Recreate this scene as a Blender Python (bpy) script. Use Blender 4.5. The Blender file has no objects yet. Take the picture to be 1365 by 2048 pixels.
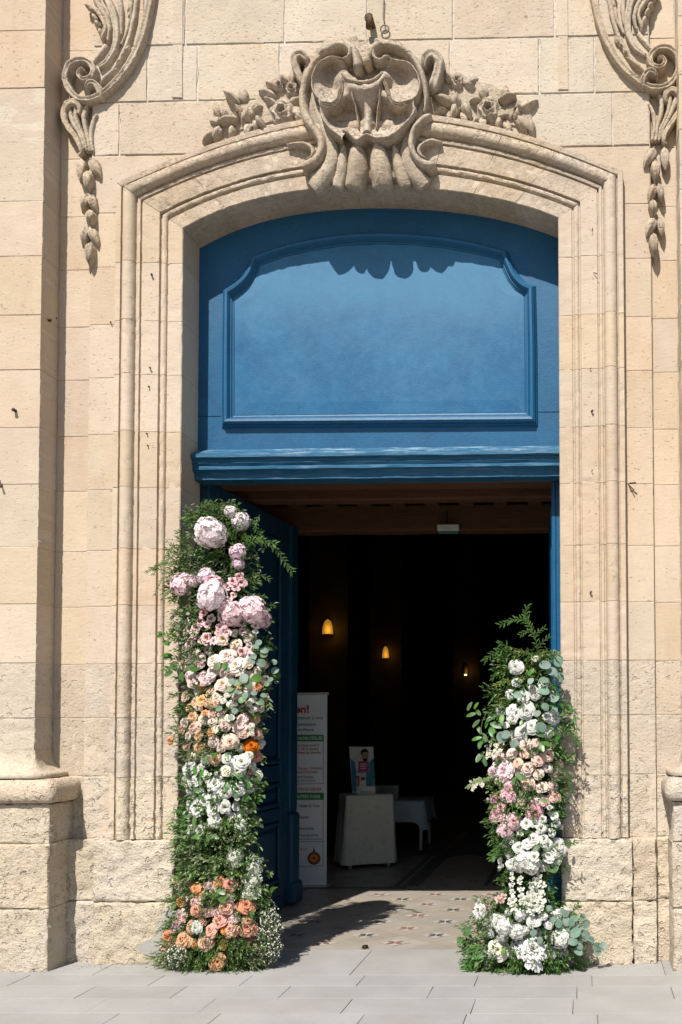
import bpy, math, random
import numpy as np
from mathutils import Vector, Matrix, Quaternion, noise

random.seed(7)
RNG = np.random.default_rng(7)
R = math.radians
S = bpy.context.scene
COL = S.collection

# ------------------------------------------------------------------ camera
F, CAM_H, CAM_D = 2000.0, 1.6, 6.54
GZ = 0.03                                   # level of the pavement and of the church floor
CM = (Matrix.Rotation(R(1.35), 3, 'Z') @ Matrix.Rotation(R(92.26), 3, 'X') @ Matrix.Rotation(R(-.315), 3, 'Z'))
_d = CM.transposed() @ Vector((0, 1, 0))
CX = 1165 - F * _d.x / -_d.z
CY = 1440 + F * _d.y / -_d.z
cam = bpy.data.cameras.new('camera')
camo = bpy.data.objects.new('camera', cam)
COL.objects.link(camo)
camo.matrix_world = Matrix.Translation((0, -CAM_D, CAM_H)) @ CM.to_4x4()
cam.sensor_fit = 'VERTICAL'
cam.sensor_height = 36
cam.lens = 36 * F / 2048
cam.shift_x = (682.5 - CX) / 2048
cam.shift_y = (CY - 1024) / 2048
cam.clip_end = 500
S.camera = camo

# ------------------------------------------------------------------ world, sun, exposure
SUN_EL, SUN_AZ = R(51.5), R(14)             # the sun stands in front of the facade, a little to the left
w = bpy.data.worlds.new('World')
S.world = w
w.use_nodes = True
nt = w.node_tree
sky = nt.nodes.new('ShaderNodeTexSky')
sky.sky_type = 'NISHITA'
sky.sun_disc = False
sky.sun_elevation = SUN_EL
sky.sun_rotation = math.pi + SUN_AZ
bg = nt.nodes['Background']
nt.links.new(sky.outputs[0], bg.inputs[0])
bg.inputs[1].default_value = 0.075
sun = bpy.data.lights.new('sun', 'SUN')
sun.energy = 4.8
sun.angle = R(.5)
sun.color = (1, .955, .88)
suno = bpy.data.objects.new('sun', sun)
COL.objects.link(suno)
SUN_DIR = Vector((math.sin(SUN_AZ) * math.cos(SUN_EL), math.cos(SUN_AZ) * math.cos(SUN_EL), -math.sin(SUN_EL)))
suno.rotation_euler = SUN_DIR.to_track_quat('-Z', 'Y').to_euler()
suno.location = (-3, -9, 12)
S.view_settings.view_transform = 'Standard'
S.view_settings.look = 'None'
S.view_settings.exposure = 0.55
S.view_settings.gamma = 1
S.view_settings.use_curve_mapping = False

# ------------------------------------------------------------------ measuring helpers
CAM = Vector((0, -CAM_D, CAM_H))
def ray(px, py):
    return CM @ Vector(((px - CX) / F, -(py - CY) / F, -1))
def P(px, py, Y):
    q = ray(px, py)
    return CAM + q * ((Y + CAM_D) / q.y)
def G(px, py, z=GZ):
    q = ray(px, py)
    return CAM + q * ((z - CAM_H) / q.z)
def fbm(x, y, z, sc, oct=3):
    v, a = 0.0, 1.0
    for _ in range(oct):
        v += a * noise.noise(Vector((x * sc, y * sc, z * sc)))
        sc *= 2.1
        a *= .5
    return v
def catmull(pts, n=6):
    pts = [np.array(p, float) for p in pts]
    out = []
    for i in range(len(pts) - 1):
        p0 = pts[max(i - 1, 0)]; p1 = pts[i]; p2 = pts[i + 1]; p3 = pts[min(i + 2, len(pts) - 1)]
        for k in range(n):
            t = k / n
            out.append(.5 * ((2 * p1) + (p2 - p0) * t + (2 * p0 - 5 * p1 + 4 * p2 - p3) * t * t + (3 * p1 - p0 - 3 * p2 + p3) * t ** 3))
    out.append(pts[-1])
    return out

# ------------------------------------------------------------------ mesh helpers
WLOC = {}
class MB:
    def __init__(self):
        self.v, self.f, self.m = [], [], []
    def verts(self, vs):
        b = len(self.v)
        self.v.extend([tuple(p) for p in vs])
        return b
    def face(self, idx, m=0):
        self.f.append(tuple(idx)); self.m.append(m)
    def grid(self, rows, closed_u=False, closed_v=False, m=0, flip=False):
        nr, nc = len(rows), len(rows[0])
        b = self.verts([p for r_ in rows for p in r_])
        for i in range(nr if closed_u else nr - 1):
            for j in range(nc if closed_v else nc - 1):
                i2, j2 = (i + 1) % nr, (j + 1) % nc
                q = (b + i * nc + j, b + i * nc + j2, b + i2 * nc + j2, b + i2 * nc + j)
                self.face(q[::-1] if flip else q, m)
        return b
    def box(self, c, s, mat=None, m=0, bev=0):
        x, y, z = [k / 2 for k in s]
        if bev:
            e = bev
            vs = []
            for sx in (-1, 1):
                for sy in (-1, 1):
                    for sz in (-1, 1):
                        vs += [(sx * x, sy * (y - e), sz * (z - e)), (sx * (x - e), sy * y, sz * (z - e)), (sx * (x - e), sy * (y - e), sz * z)]
            fs = []
            I = lambda a, b_, c_, k: ((a * 2 + b_) * 2 + c_) * 3 + k
            for s_ in (0, 1):
                q = [I(s_, 0, 0, 0), I(s_, 1, 0, 0), I(s_, 1, 1, 0), I(s_, 0, 1, 0)]; fs.append(q if s_ else q[::-1])
                q = [I(0, s_, 0, 1), I(0, s_, 1, 1), I(1, s_, 1, 1), I(1, s_, 0, 1)]; fs.append(q if s_ else q[::-1])
                q = [I(0, 0, s_, 2), I(1, 0, s_, 2), I(1, 1, s_, 2), I(0, 1, s_, 2)]; fs.append(q if s_ else q[::-1])
            for a in (0, 1):
                for b_ in (0, 1):
                    fs.append([I(a, b_, 0, 0), I(a, b_, 1, 0), I(a, b_, 1, 1), I(a, b_, 0, 1)])
                    fs.append([I(a, 0, b_, 0), I(a, 1, b_, 0), I(a, 1, b_, 2), I(a, 0, b_, 2)])
                    fs.append([I(0, a, b_, 1), I(1, a, b_, 1), I(1, a, b_, 2), I(0, a, b_, 2)])
                    for c_ in (0, 1):
                        fs.append([I(a, b_, c_, 0), I(a, b_, c_, 1), I(a, b_, c_, 2)])
        else:
            vs = [(sx * x, sy * y, sz * z) for sx in (-1, 1) for sy in (-1, 1) for sz in (-1, 1)]
            fs = [(0, 1, 3, 2), (4, 6, 7, 5), (0, 4, 5, 1), (2, 3, 7, 6), (0, 2, 6, 4), (1, 5, 7, 3)]
        vs = [Vector(v) + Vector(c) for v in vs]
        if mat is not None:
            vs = [mat @ v for v in vs]
        b = self.verts(vs)
        for q in fs:
            self.face([b + i for i in q], m)
    def tube(self, pts, r, n=7, m=0, cap=True):
        pts = [Vector(p) for p in pts]
        rr = r if hasattr(r, '__len__') else [r] * len(pts)
        rows = []
        up = Vector((.13, .31, .94)).normalized()
        for i, p in enumerate(pts):
            t = (pts[min(i + 1, len(pts) - 1)] - pts[max(i - 1, 0)]).normalized()
            a = t.cross(up)
            if a.length < 1e-3: a = t.cross(Vector((1, 0, 0)))
            a.normalize(); b_ = t.cross(a)
            rows.append([p + (a * math.cos(2 * math.pi * k / n) + b_ * math.sin(2 * math.pi * k / n)) * rr[i] for k in range(n)])
        b = self.grid(rows, closed_v=True, m=m, flip=True)
        if cap:
            self.face([b + k for k in range(n)], m)
            e = b + (len(rows) - 1) * n
            self.face([e + k for k in range(n)][::-1], m)
    def lathe(self, prof, c=(0, 0, 0), n=16, m=0):
        rows = [[(c[0] + r_ * math.cos(2 * math.pi * k / n), c[1] + r_ * math.sin(2 * math.pi * k / n), c[2] + z) for k in range(n)] for r_, z in prof]
        self.grid(rows, closed_v=True, m=m)
    def build(self, name, mats, parent=None, smooth=False, wear=0, wsc=22, centre=True, fix=False):
        V = np.array(self.v, float)
        if wear:
            for i in range(len(V)):
                p = Vector(V[i])
                V[i] += np.array(noise.noise_vector(p * wsc)) * wear + np.array(noise.noise_vector(p * wsc * 3.1)) * wear * .45
        c = (V.min(0) + V.max(0)) / 2 if centre else np.zeros(3)
        if centre and centre != 'mid':
            c[2] = V[:, 2].min()
        me = bpy.data.meshes.new(name)
        me.from_pydata((V - c).tolist(), [], self.f)
        if fix:
            import bmesh
            bm = bmesh.new(); bm.from_mesh(me)
            bmesh.ops.recalc_face_normals(bm, faces=bm.faces)
            bm.to_mesh(me); bm.free()
        for mt in (mats if isinstance(mats, (list, tuple)) else [mats]):
            me.materials.append(mt)
        me.polygons.foreach_set('material_index', self.m)
        if smooth:
            me.polygons.foreach_set('use_smooth', [True] * len(self.f))
        me.update()
        return link(name, me, parent, c)
def link(name, data, parent=None, loc=(0, 0, 0)):
    o = bpy.data.objects.new(name, data)
    COL.objects.link(o)
    loc = Vector(loc)
    WLOC[o.name] = loc
    if parent is not None:
        o.parent = parent
        o.location = loc - WLOC[parent.name]
    else:
        o.location = loc
    return o
def thing(name, label, cat, loc=(0, 0, 0), group=None):
    o = link(name, None, None, loc)
    o.empty_display_size = .1
    return tag(o, label, cat, group)
def tag(o, label, cat, group=None):
    o['label'] = label; o['category'] = cat
    if group: o['group'] = group
    return o
def struct(o):
    o['kind'] = 'structure'
    return o
def stuff(o):
    o['kind'] = 'stuff'
    return o

# ------------------------------------------------------------------ materials
class NT:
    def __init__(self, name, rough=.7, spec=.3):
        self.m = bpy.data.materials.new(name)
        self.m.use_nodes = True
        self.t = self.m.node_tree
        self.b = self.t.nodes['Principled BSDF']
        self.b.inputs['Roughness'].default_value = rough
        self.b.inputs['Specular IOR Level'].default_value = spec
        g = self.t.nodes.new('ShaderNodeNewGeometry')
        self.pos = g.outputs['Position']
        self.oi = self.t.nodes.new('ShaderNodeObjectInfo')
    def n(self, ty, **kw):
        nd = self.t.nodes.new(ty)
        for k, v in kw.items():
            setattr(nd, k, v)
        return nd
    def l(self, a, b):
        self.t.links.new(a, b)
    def mapped(self, sc=(1, 1, 1), src=None, rot=(0, 0, 0)):
        mp = self.n('ShaderNodeMapping')
        mp.inputs['Scale'].default_value = sc
        mp.inputs['Rotation'].default_value = rot
        self.l(src or self.pos, mp.inputs[0])
        return mp.outputs[0]
    def noise(self, sc, det=3, rough=.5, src=None, dist=0):
        nd = self.n('ShaderNodeTexNoise')
        nd.inputs['Scale'].default_value = sc
        nd.inputs['Detail'].default_value = det
        nd.inputs['Roughness'].default_value = rough
        nd.inputs['Distortion'].default_value = dist
        self.l(src or self.pos, nd.inputs['Vector'])
        return nd.outputs[0]
    def ramp(self, v, a, b, va=0., vb=1.):
        nd = self.n('ShaderNodeMapRange')
        nd.inputs[1].default_value = a; nd.inputs[2].default_value = b
        nd.inputs[3].default_value = va; nd.inputs[4].default_value = vb
        nd.interpolation_type = 'SMOOTHSTEP'
        self.l(v, nd.inputs[0])
        return nd.outputs[0]
    def math(self, op, a, b):
        nd = self.n('ShaderNodeMath', operation=op)
        for i, x in enumerate((a, b)):
            if isinstance(x, (int, float)): nd.inputs[i].default_value = x
            else: self.l(x, nd.inputs[i])
        return nd.outputs[0]
    def mix(self, fac, a, b, blend='MIX'):
        nd = self.n('ShaderNodeMix', data_type='RGBA', blend_type=blend)
        if isinstance(fac, (int, float)): nd.inputs[0].default_value = fac
        else: self.l(fac, nd.inputs[0])
        for i, x in ((6, a), (7, b)):
            if isinstance(x, (tuple, list)): nd.inputs[i].default_value = (*x[:3], 1)
            else: self.l(x, nd.inputs[i])
        return nd.outputs[2]
    def bump(self, h, dist, strength=1., prev=None):
        nd = self.n('ShaderNodeBump')
        nd.inputs['Strength'].default_value = strength
        nd.inputs['Distance'].default_value = dist
        self.l(h, nd.inputs['Height'])
        if prev is not None: self.l(prev, nd.inputs['Normal'])
        return nd.outputs[0]
    def vary(self, col, amt=.1, hue=.0, sat=(.75, 1.2)):
        h = self.n('ShaderNodeHueSaturation')
        v = self.ramp(self.oi.outputs['Random'], 0, 1, 1 - amt, 1 + amt)
        self.l(v, h.inputs['Value'])
        if hue:
            r2 = self.math('FRACT', self.math('MULTIPLY', self.oi.outputs['Random'], 7.31), 0)
            self.l(self.ramp(r2, 0, 1, .5 - hue, .5 + hue), h.inputs['Hue'])
            r3 = self.math('FRACT', self.math('MULTIPLY', self.oi.outputs['Random'], 17.7), 0)
            self.l(self.ramp(r3, 0, 1, *sat), h.inputs['Saturation'])
        self.l(col, h.inputs['Color'])
        return h.outputs[0]
    def done(self, col, nrm=None):
        if isinstance(col, (tuple, list)): self.b.inputs['Base Color'].default_value = (*col[:3], 1)
        else: self.l(col, self.b.inputs['Base Color'])
        if nrm is not None: self.l(nrm, self.b.inputs['Normal'])
        return self.m

def stone_mat(name, c1, c2, pit=.5, coarse=0., patina=0., stain=.5):
    k = NT(name, .9, .15)
    big = k.noise(1.6, 4, .6)
    mid = k.noise(9, 4, .6)
    col = k.mix(k.ramp(big, .35, .65), c1, c2)
    col = k.mix(k.ramp(mid, .35, .75, 0, .35), col, (c1[0] * 1.12, c1[1] * 1.13, c1[2] * 1.15))
    col = k.mix(k.ramp(k.noise(2.6, 5, .7, dist=.6), .56, .75, 0, stain), col, (.45, .29, .14))
    col = k.mix(k.ramp(k.noise(70, 2, .7), .4, .8, 0, .12), col, (c2[0] * .62, c2[1] * .6, c2[2] * .55))
    strat = k.mapped((1, 1, 2.2))
    pits = k.noise(38, 3, .5, strat)
    pm = k.math('MULTIPLY', k.ramp(pits, .685 - .04 * pit, .73 - .04 * pit), k.ramp(k.noise(3.3, 2), .35, .6, .15, 1))
    fine = k.noise(190, 3, .6)
    if patina:
        fine = k.math('ADD', fine, k.math('MULTIPLY', k.noise(75, 4, .7), 2.2))
    mids = k.noise(24, 5, .62, strat)
    nrm = k.bump(fine, .0016, .8)
    nrm = k.bump(mids, .004 + .008 * coarse, .6, nrm)
    nrm = k.bump(pm, -.009, .7, nrm)
    if coarse:
        lump = k.noise(13, 4, .55)
        nrm = k.bump(lump, .022 * coarse, .9, nrm)
        grain = k.noise(62, 4, .65)
        nrm = k.bump(grain, .011 * coarse, 1, nrm)
        hole = k.math('MULTIPLY', k.ramp(k.noise(27, 2, .45), .60, .68), k.ramp(k.noise(4.5, 3), .38, .58, .1, 1))
        nrm = k.bump(hole, -.015 * coarse, .9, nrm)
        small = k.math('MULTIPLY', k.ramp(k.noise(64, 2, .5), .60, .68), k.ramp(k.noise(5.5, 3), .42, .58, .15, 1))
        nrm = k.bump(small, -.007 * coarse, .8, nrm)
        col = k.mix(k.math('MULTIPLY', k.math('MAXIMUM', hole, small), .14), col, (.24, .18, .115))
        col = k.mix(k.ramp(k.noise(3.4, 5, .7), .45, .70, 0, .30), col, (.40, .365, .315))
    col = k.mix(k.math('MULTIPLY', pm, .40), col, (.19, .135, .08))
    if patina:
        pa = k.ramp(k.noise(6, 7, .75, dist=.5), .40, .66, 0, patina * 1.15)
        col = k.mix(pa, col, (.15, .125, .095))
        sn = k.n('ShaderNodeSeparateXYZ'); gg = k.n('ShaderNodeNewGeometry'); k.l(gg.outputs['Normal'], sn.inputs[0])
        up = k.ramp(sn.outputs['Z'], -.1, .75, .35, 1.5)
        pa2 = k.math('MULTIPLY', k.ramp(k.noise(40, 5, .78), .47, .60, 0, min(1, patina * 2.4)), up)
        col = k.mix(pa2, col, (.11, .09, .065))
    streak = k.ramp(k.noise(2.2, 5, .65, k.mapped((2.6, 2.6, .3))), .52, .76, 0, .22)
    col = k.mix(streak, col, (c2[0] * .66, c2[1] * .66, c2[2] * .68))
    col = k.vary(col, .045, .004, (.88, 1.08))
    return k.done(col, nrm)
STONE = stone_mat('ashlar_limestone', (.50, .402, .300), (.465, .362, .262), .4, 0, 0, .26)
STONE_MID = stone_mat('ashlar_limestone_weathered', (.49, .405, .312), (.45, .368, .28), .5, .30, .06, .16)
STONE_LOW = stone_mat('rough_limestone', (.53, .455, .36), (.50, .415, .31), .3, .9, .03, .26)
STONE_UP = stone_mat('pitted_limestone', (.50, .415, .32), (.465, .375, .28), .9, .14, .0, .25)
ARCH = stone_mat('moulded_limestone', (.49, .39, .288), (.45, .348, .252), .8, .14, .26, .2)
CARVED = stone_mat('carved_limestone', (.49, .40, .30), (.44, .35, .255), .9, .26, .32, .22)
CARVED_L = stone_mat('carved_limestone_pale', (.505, .41, .31), (.46, .365, .265), 1.0, .24, .26, .22)
MORTAR = stone_mat('lime_mortar', (.54, .455, .355), (.50, .41, .31), .3, .1, 0, .1)
PALE_MORTAR = stone_mat('pale_grey_mortar', (.57, .52, .46), (.50, .45, .39), .3, .2, 0, .05)
CEMENT = stone_mat('grey_cement', (.34, .325, .30), (.30, .285, .26), .1, .0, 0, .0)

def paint_mat(name, fd, dk):
    k = NT(name, .5, .35)
    fibre = k.noise(30, 4, .65, k.mapped((1, 1, 9)))
    weave = k.noise(160, 2, .5, k.mapped((.35, 1, 1.6)))
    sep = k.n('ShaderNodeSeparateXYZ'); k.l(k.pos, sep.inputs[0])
    fz = k.math('ADD', k.ramp(sep.outputs['Z'], 4.10, 4.70, -.05, .55), k.ramp(k.noise(2.2, 6, .7), .3, .7, -.14, .14))  # paler towards the top of the panel, with mottled fading from noise
    paleness = k.math('ADD', fz, k.ramp(k.noise(11, 8, .8), .32, .72, .02, .36))
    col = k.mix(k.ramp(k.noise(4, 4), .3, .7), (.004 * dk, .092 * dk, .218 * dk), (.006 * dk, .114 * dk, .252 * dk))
    col = k.mix(k.math('MULTIPLY', paleness, fd), col, (.075, .235, .37))
    col = k.mix(k.ramp(weave, .5, .75, 0, .35), col, (.04, .165, .30))
    col = k.mix(k.ramp(k.noise(26, 3, .6), .66, .76, 0, .4), col, (.02, .08, .18))
    nrm = k.bump(fibre, .0012, .5)
    nrm = k.bump(weave, .0008, .5, nrm)
    k.l(k.ramp(paleness, 0, 1, .42, .62), k.b.inputs['Roughness'])
    return k.done(col, nrm)
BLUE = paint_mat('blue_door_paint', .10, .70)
PALE_PANEL = paint_mat('pale_blue_panel_paint', .54, .80)
def peel_mat():
    k = NT('peeling_blue_paint', .55, .3)
    fibre = k.noise(26, 5, .7, k.mapped((.22, 1, 2.6)), dist=.5)
    peel = k.ramp(fibre, .50, .60)
    zone = k.ramp(k.noise(3, 3), .35, .55, .25, 1)
    sep = k.n('ShaderNodeSeparateXYZ'); k.l(k.pos, sep.inputs[0])
    pm = k.math('MULTIPLY', k.math('MULTIPLY', peel, zone), k.ramp(sep.outputs['Z'], 3.41, 3.44, .10, .85))
    col = k.mix(pm, (.009, .085, .17), (.30, .40, .47))
    cr = k.ramp(k.noise(40, 4, .7, k.mapped((.15, 1, 3))), .62, .68)
    col = k.mix(k.math('MULTIPLY', cr, .6), col, (.03, .06, .1))
    nrm = k.bump(fibre, .006, .8)
    return k.done(col, nrm)
PEEL = peel_mat()
def shaded_paint():
    k = NT('shaded_blue_door_paint', .5, .35)
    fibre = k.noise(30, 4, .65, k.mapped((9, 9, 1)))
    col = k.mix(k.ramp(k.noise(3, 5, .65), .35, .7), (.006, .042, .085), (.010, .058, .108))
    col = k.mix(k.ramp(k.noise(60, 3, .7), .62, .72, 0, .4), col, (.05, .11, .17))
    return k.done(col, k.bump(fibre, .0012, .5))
SHADED_LEAF_BLUE = shaded_paint()  # door blue with the shade of the passage put into its colour

def simple(name, col, rough=.6, spec=.3, nsc=8, amt=.15, bump=0, bsc=80, vary=0, hue=0, metal=0):
    k = NT(name, rough, spec)
    c = k.mix(k.ramp(k.noise(nsc, 4), .3, .7), tuple(x * (1 - amt) for x in col), tuple(min(1, x * (1 + amt)) for x in col))
    if vary: c = k.vary(c, vary, hue)
    k.b.inputs['Metallic'].default_value = metal
    return k.done(c, k.bump(k.noise(bsc, 4), bump, .7) if bump else None)
IRON = simple('rusty_iron', (.05, .03, .02), .7, .4, 60, .3, .002)
def paving_mat():
    k = NT('grey_paving_stone', .72, .3)
    col = k.mix(k.ramp(k.noise(2.2, 4, .6), .3, .7), (.285, .275, .263), (.33, .319, .306))
    col = k.mix(k.ramp(k.noise(220, 2, .8), .35, .75, 0, .4), col, (.20, .195, .19))
    col = k.mix(k.ramp(k.noise(1.3, 6, .74), .48, .70, 0, .45), col, (.265, .238, .205))
    col = k.mix(k.ramp(k.noise(18, 4, .7), .6, .8, 0, .3), col, (.205, .20, .19))
    col = k.vary(col, .05, .004)
    return k.done(col, k.bump(k.noise(240, 3, .7), .0012, .7, k.bump(k.noise(20, 4), .003, .5)))
PAVE = paving_mat()
GROUT = simple('paving_joint_sand', (.225, .213, .198), .95, .1, 30, .2)
def floor_mat():
    k = NT('beige_floor_tile', .38, .4)
    col = k.mix(k.ramp(k.noise(2.5, 5, .65), .3, .7), (.29, .25, .205), (.36, .315, .265))
    col = k.mix(k.ramp(k.noise(90, 2, .7), .45, .8, 0, .25), col, (.22, .19, .15))
    col = k.vary(col, .06, .004)
    return k.done(col, k.bump(k.noise(30, 3), .001, .5))
TILE = floor_mat()
TILE_PALE = simple('pale_tile_inset', (.38, .35, .31), .4, .4, 9, .1)
INLAY_DARK = simple('slate_grey_inlay', (.085, .085, .085), .4, .4, 30, .3)
INLAY_RED = simple('brick_red_inlay', (.27, .13, .105), .4, .4, 30, .3)
WOOD = None
def wood_mat(name, a, b):
    k = NT(name, .75, .25)
    g = k.noise(14, 5, .65, k.mapped((.25, 2, 3)), dist=1.2)
    col = k.mix(k.ramp(g, .3, .7), a, b)
    col = k.mix(k.ramp(k.noise(50, 3, .7, k.mapped((.1, 2, 3))), .58, .7, 0, .6), col, tuple(x * .35 for x in a))
    return k.done(col, k.bump(g, .004, .6))
WOOD = wood_mat('old_brown_timber', (.085, .04, .02), (.13, .062, .03))
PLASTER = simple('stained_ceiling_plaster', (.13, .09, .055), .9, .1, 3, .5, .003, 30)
DARKWALL = simple('dark_nave_stone', (.045, .037, .03), .95, .1, 2, .3)  # gloom of the unlit nave put into the wall colour
PALEPIER = simple('dark_ochre_plaster', (.065, .046, .027), .9, .1, 2, .3)  # darkened so the piers stay near black in the unlit nave

def fabric(name, col, pat=False):
    k = NT(name, .9, .1)
    c = k.mix(k.ramp(k.noise(6, 4), .3, .7), tuple(x * .92 for x in col), col)
    if pat:
        c = k.mix(k.ramp(k.noise(24, 2, .5, k.mapped((1, 1, .6))), .60, .68, 0, .35), c, (.36, .27, .17))
    return k.done(c, k.bump(k.noise(400, 2), .0006, .5))
CLOTH_CREAM = fabric('cream_damask_cloth', (.70, .66, .54), True)
CLOTH_GREY = fabric('grey_white_cloth', (.50, .55, .56))

def petal_mat(name, col, core=None, vary=.07, trans=.35):
    k = NT(name, .6, .2)
    c = k.mix(k.ramp(k.noise(60, 3, .6), .3, .7), tuple(x * .93 for x in col), tuple(min(.9, x * 1.05) for x in col))
    if core:
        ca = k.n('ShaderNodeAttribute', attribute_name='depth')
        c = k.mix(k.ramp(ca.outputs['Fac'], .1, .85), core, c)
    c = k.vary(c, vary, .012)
    k.l(c, k.b.inputs['Base Color'])
    tr = k.n('ShaderNodeBsdfTranslucent')
    k.l(c, tr.inputs[0])
    mx = k.n('ShaderNodeMixShader')
    mx.inputs[0].default_value = trans
    k.l(k.b.outputs[0], mx.inputs[1]); k.l(tr.outputs[0], mx.inputs[2])
    k.l(mx.outputs[0], k.t.nodes['Material Output'].inputs[0])
    return k.m
def leaf_mat(name, a, b, rough=.45, trans=.25):
    k = NT(name, rough, .35)
    c = k.mix(k.ramp(k.noise(14, 3, .6), .3, .7), a, b)
    c = k.mix(k.ramp(k.noise(90, 2), .4, .7, 0, .35), c, tuple(x * .6 for x in a))
    c = k.vary(c, .12, .01)
    k.l(c, k.b.inputs['Base Color'])
    tr = k.n('ShaderNodeBsdfTranslucent')
    k.l(k.mix(.5, c, tuple(min(1, x * 1.5) for x in b)), tr.inputs[0])
    mx = k.n('ShaderNodeMixShader')
    mx.inputs[0].default_value = trans
    k.l(k.b.outputs[0], mx.inputs[1]); k.l(tr.outputs[0], mx.inputs[2])
    k.l(mx.outputs[0], k.t.nodes['Material Output'].inputs[0])
    return k.m
LEAF_DARK = leaf_mat('dark_green_leaf', (.038, .088, .026), (.075, .15, .042))
LEAF_MID = leaf_mat('mid_green_leaf', (.072, .155, .04), (.13, .23, .06))
LEAF_OLIVE = leaf_mat('olive_green_leaf', (.12, .17, .055), (.20, .25, .09))
LEAF_PALE = leaf_mat('variegated_leaf', (.16, .23, .10), (.30, .36, .20), .5)
LEAF_SILVER = leaf_mat('silver_green_leaf', (.13, .21, .155), (.21, .29, .23), .6)
LEAF_GREY = leaf_mat('grey_green_leaf', (.09, .13, .10), (.15, .19, .15), .6)
LEAF_BRIGHT = leaf_mat('bright_green_leaf', (.055, .135, .032), (.095, .20, .05), .35)
LEAF_GOLD = leaf_mat('yellowing_leaf', (.26, .2, .07), (.36, .3, .13))
STEM = simple('brown_green_stem', (.07, .07, .03), .7, .2)
FOAM = simple('dark_green_floral_foam', (.008, .02, .008), .9, .1, 30, .3)

# ================================================================== PAVEMENT, FLOOR
mb = MB()
mb.grid([[(-60, -60, GZ - .012), (60, -60, GZ - .012)], [(-60, .5, GZ - .012), (60, .5, GZ - .012)]])
pavement = struct(mb.build('pavement', GROUT))
rows = [.375]
for y in (1950, 1972, 1997, 2027):
    rows.append(G(700, y).y)
while rows[-1] > -2.4:
    rows.append(rows[-1] - .285)
def slab(name, x0, x1, y0, y1, z, th, mat, parent, bev=.004, jit=.0015):
    mb = MB()
    j = lambda: random.uniform(-jit, jit)
    c = [(x0 + j(), y0 + j()), (x1 + j(), y0 + j()), (x1 + j(), y1 + j()), (x0 + j(), y1 + j())]
    inn = [(x0 + bev, y0 + bev), (x1 - bev, y0 + bev), (x1 - bev, y1 - bev), (x0 + bev, y1 - bev)]
    zz = z + random.uniform(-.0015, .0015)
    b = mb.verts([(a, b_, zz) for a, b_ in inn] + [(a, b_, zz - bev * .7) for a, b_ in c] + [(a, b_, zz - th) for a, b_ in c])
    mb.face([b, b + 1, b + 2, b + 3])
    for k in range(4):
        n2 = (k + 1) % 4
        mb.face([b + 4 + k, b + 4 + n2, b + n2, b + k])
        mb.face([b + 8 + k, b + 8 + n2, b + 4 + n2, b + 4 + k])
    return mb.build(name, mat, parent)
for i in range(len(rows) - 1):
    y1, y0 = rows[i], rows[i + 1]
    x = -5.4 + random.uniform(0, .5)
    if i == 0: x = -5.2
    while x < 2.2:
        L = random.choice((.55, .62, .7, .78, .85)) * (1.15 if i == 0 else 1)
        slab('paving_stone', x + .0018, x + L - .0018, y0 + .0018, y1 - .0018, GZ, .012, PAVE, pavement, .0022)
        x += L

mb = MB()
mb.grid([[(-9, .376, GZ - .010), (6, .376, GZ - .010)], [(-9, 22, GZ - .010), (6, 22, GZ - .010)]])
floor = struct(mb.build('floor', simple('floor_tile_grout', (.16, .14, .115), .9, .1)))
c0 = G(594, 1871)
PER = .513
PY = .245
def diamond(mb, x, y, a, b_, z):
    q = mb.verts([(x - a, y, z), (x, y - b_, z), (x + a, y, z), (x, y + b_, z)])
    mb.face([q, q + 1, q + 2, q + 3])
def clip_poly(poly, ymin):
    out = []
    for i in range(len(poly)):
        a, b_ = poly[i], poly[(i + 1) % len(poly)]
        if a[1] >= ymin: out.append(a)
        if (a[1] >= ymin) != (b_[1] >= ymin):
            t = (ymin - a[1]) / (b_[1] - a[1])
            out.append((a[0] + (b_[0] - a[0]) * t, ymin))
    return out
for j in range(-3, 18):
    for i in range(-7, 8):
        x = c0.x + i * PER + (PER / 2 if j % 2 else 0)
        y = c0.y + j * PY
        if not (-3.6 < x < .6) or y < .15: continue
        g = .0025
        poly = clip_poly([(x - PER / 2 + g, y), (x, y - PY + g), (x + PER / 2 - g, y), (x, y + PY - g)], .38)
        if len(poly) < 3: continue
        mb = MB()
        zz = GZ + random.uniform(-.0006, .0006)
        n_ = len(poly)
        b = mb.verts([(a, b_, zz) for a, b_ in poly] + [(a, b_, zz - .009) for a, b_ in poly])
        mb.face(range(b, b + n_))
        for k in range(n_):
            mb.face([b + k, b + n_ + k, b + n_ + (k + 1) % n_, b + (k + 1) % n_])
        t = mb.build('floor_tile', TILE, floor)
        if y < .47: continue
        mb = MB()
        diamond(mb, x, y, .115, .105, GZ + .002)
        p_ = mb.build('pale_inset', TILE_PALE, t)
        mb = MB()
        for k in range(4):                   # four-petalled cross set into the tile
            a = math.pi / 4 + k * math.pi / 2
            ca, sa = math.cos(a), math.sin(a)
            pts = [(.004, 0), (.030, -.019), (.058, -.012), (.066, 0), (.058, .012), (.030, .019)]
            q = mb.verts([(x + (u * ca - v * sa) * 1.1, y + (u * sa + v * ca) * .95, GZ + .004) for u, v in pts])
            mb.face(range(q, q + 6))
        mb.build('cross_inlay', INLAY_RED if (j % 2) else INLAY_DARK, t)
for x in (-1.80, -.95):                      # dark border bands of the aisle
    for k, (dx, wd) in enumerate(((0, .05), (.085, .11), (.205, .03))):
        for q in range(9):
            mb = MB()
            mb.box((x + dx + wd / 2, 3.0 + q * .5 + .247, GZ + .003), (wd, .49, .004))
            mb.build('border_tile', INLAY_DARK, floor)
for q in range(6):
    mb = MB()
    mb.box((-3.2 + q * .28, 2.9, GZ + .003), (.275, .10, .004))
    mb.build('border_tile', INLAY_DARK, floor)

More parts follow.
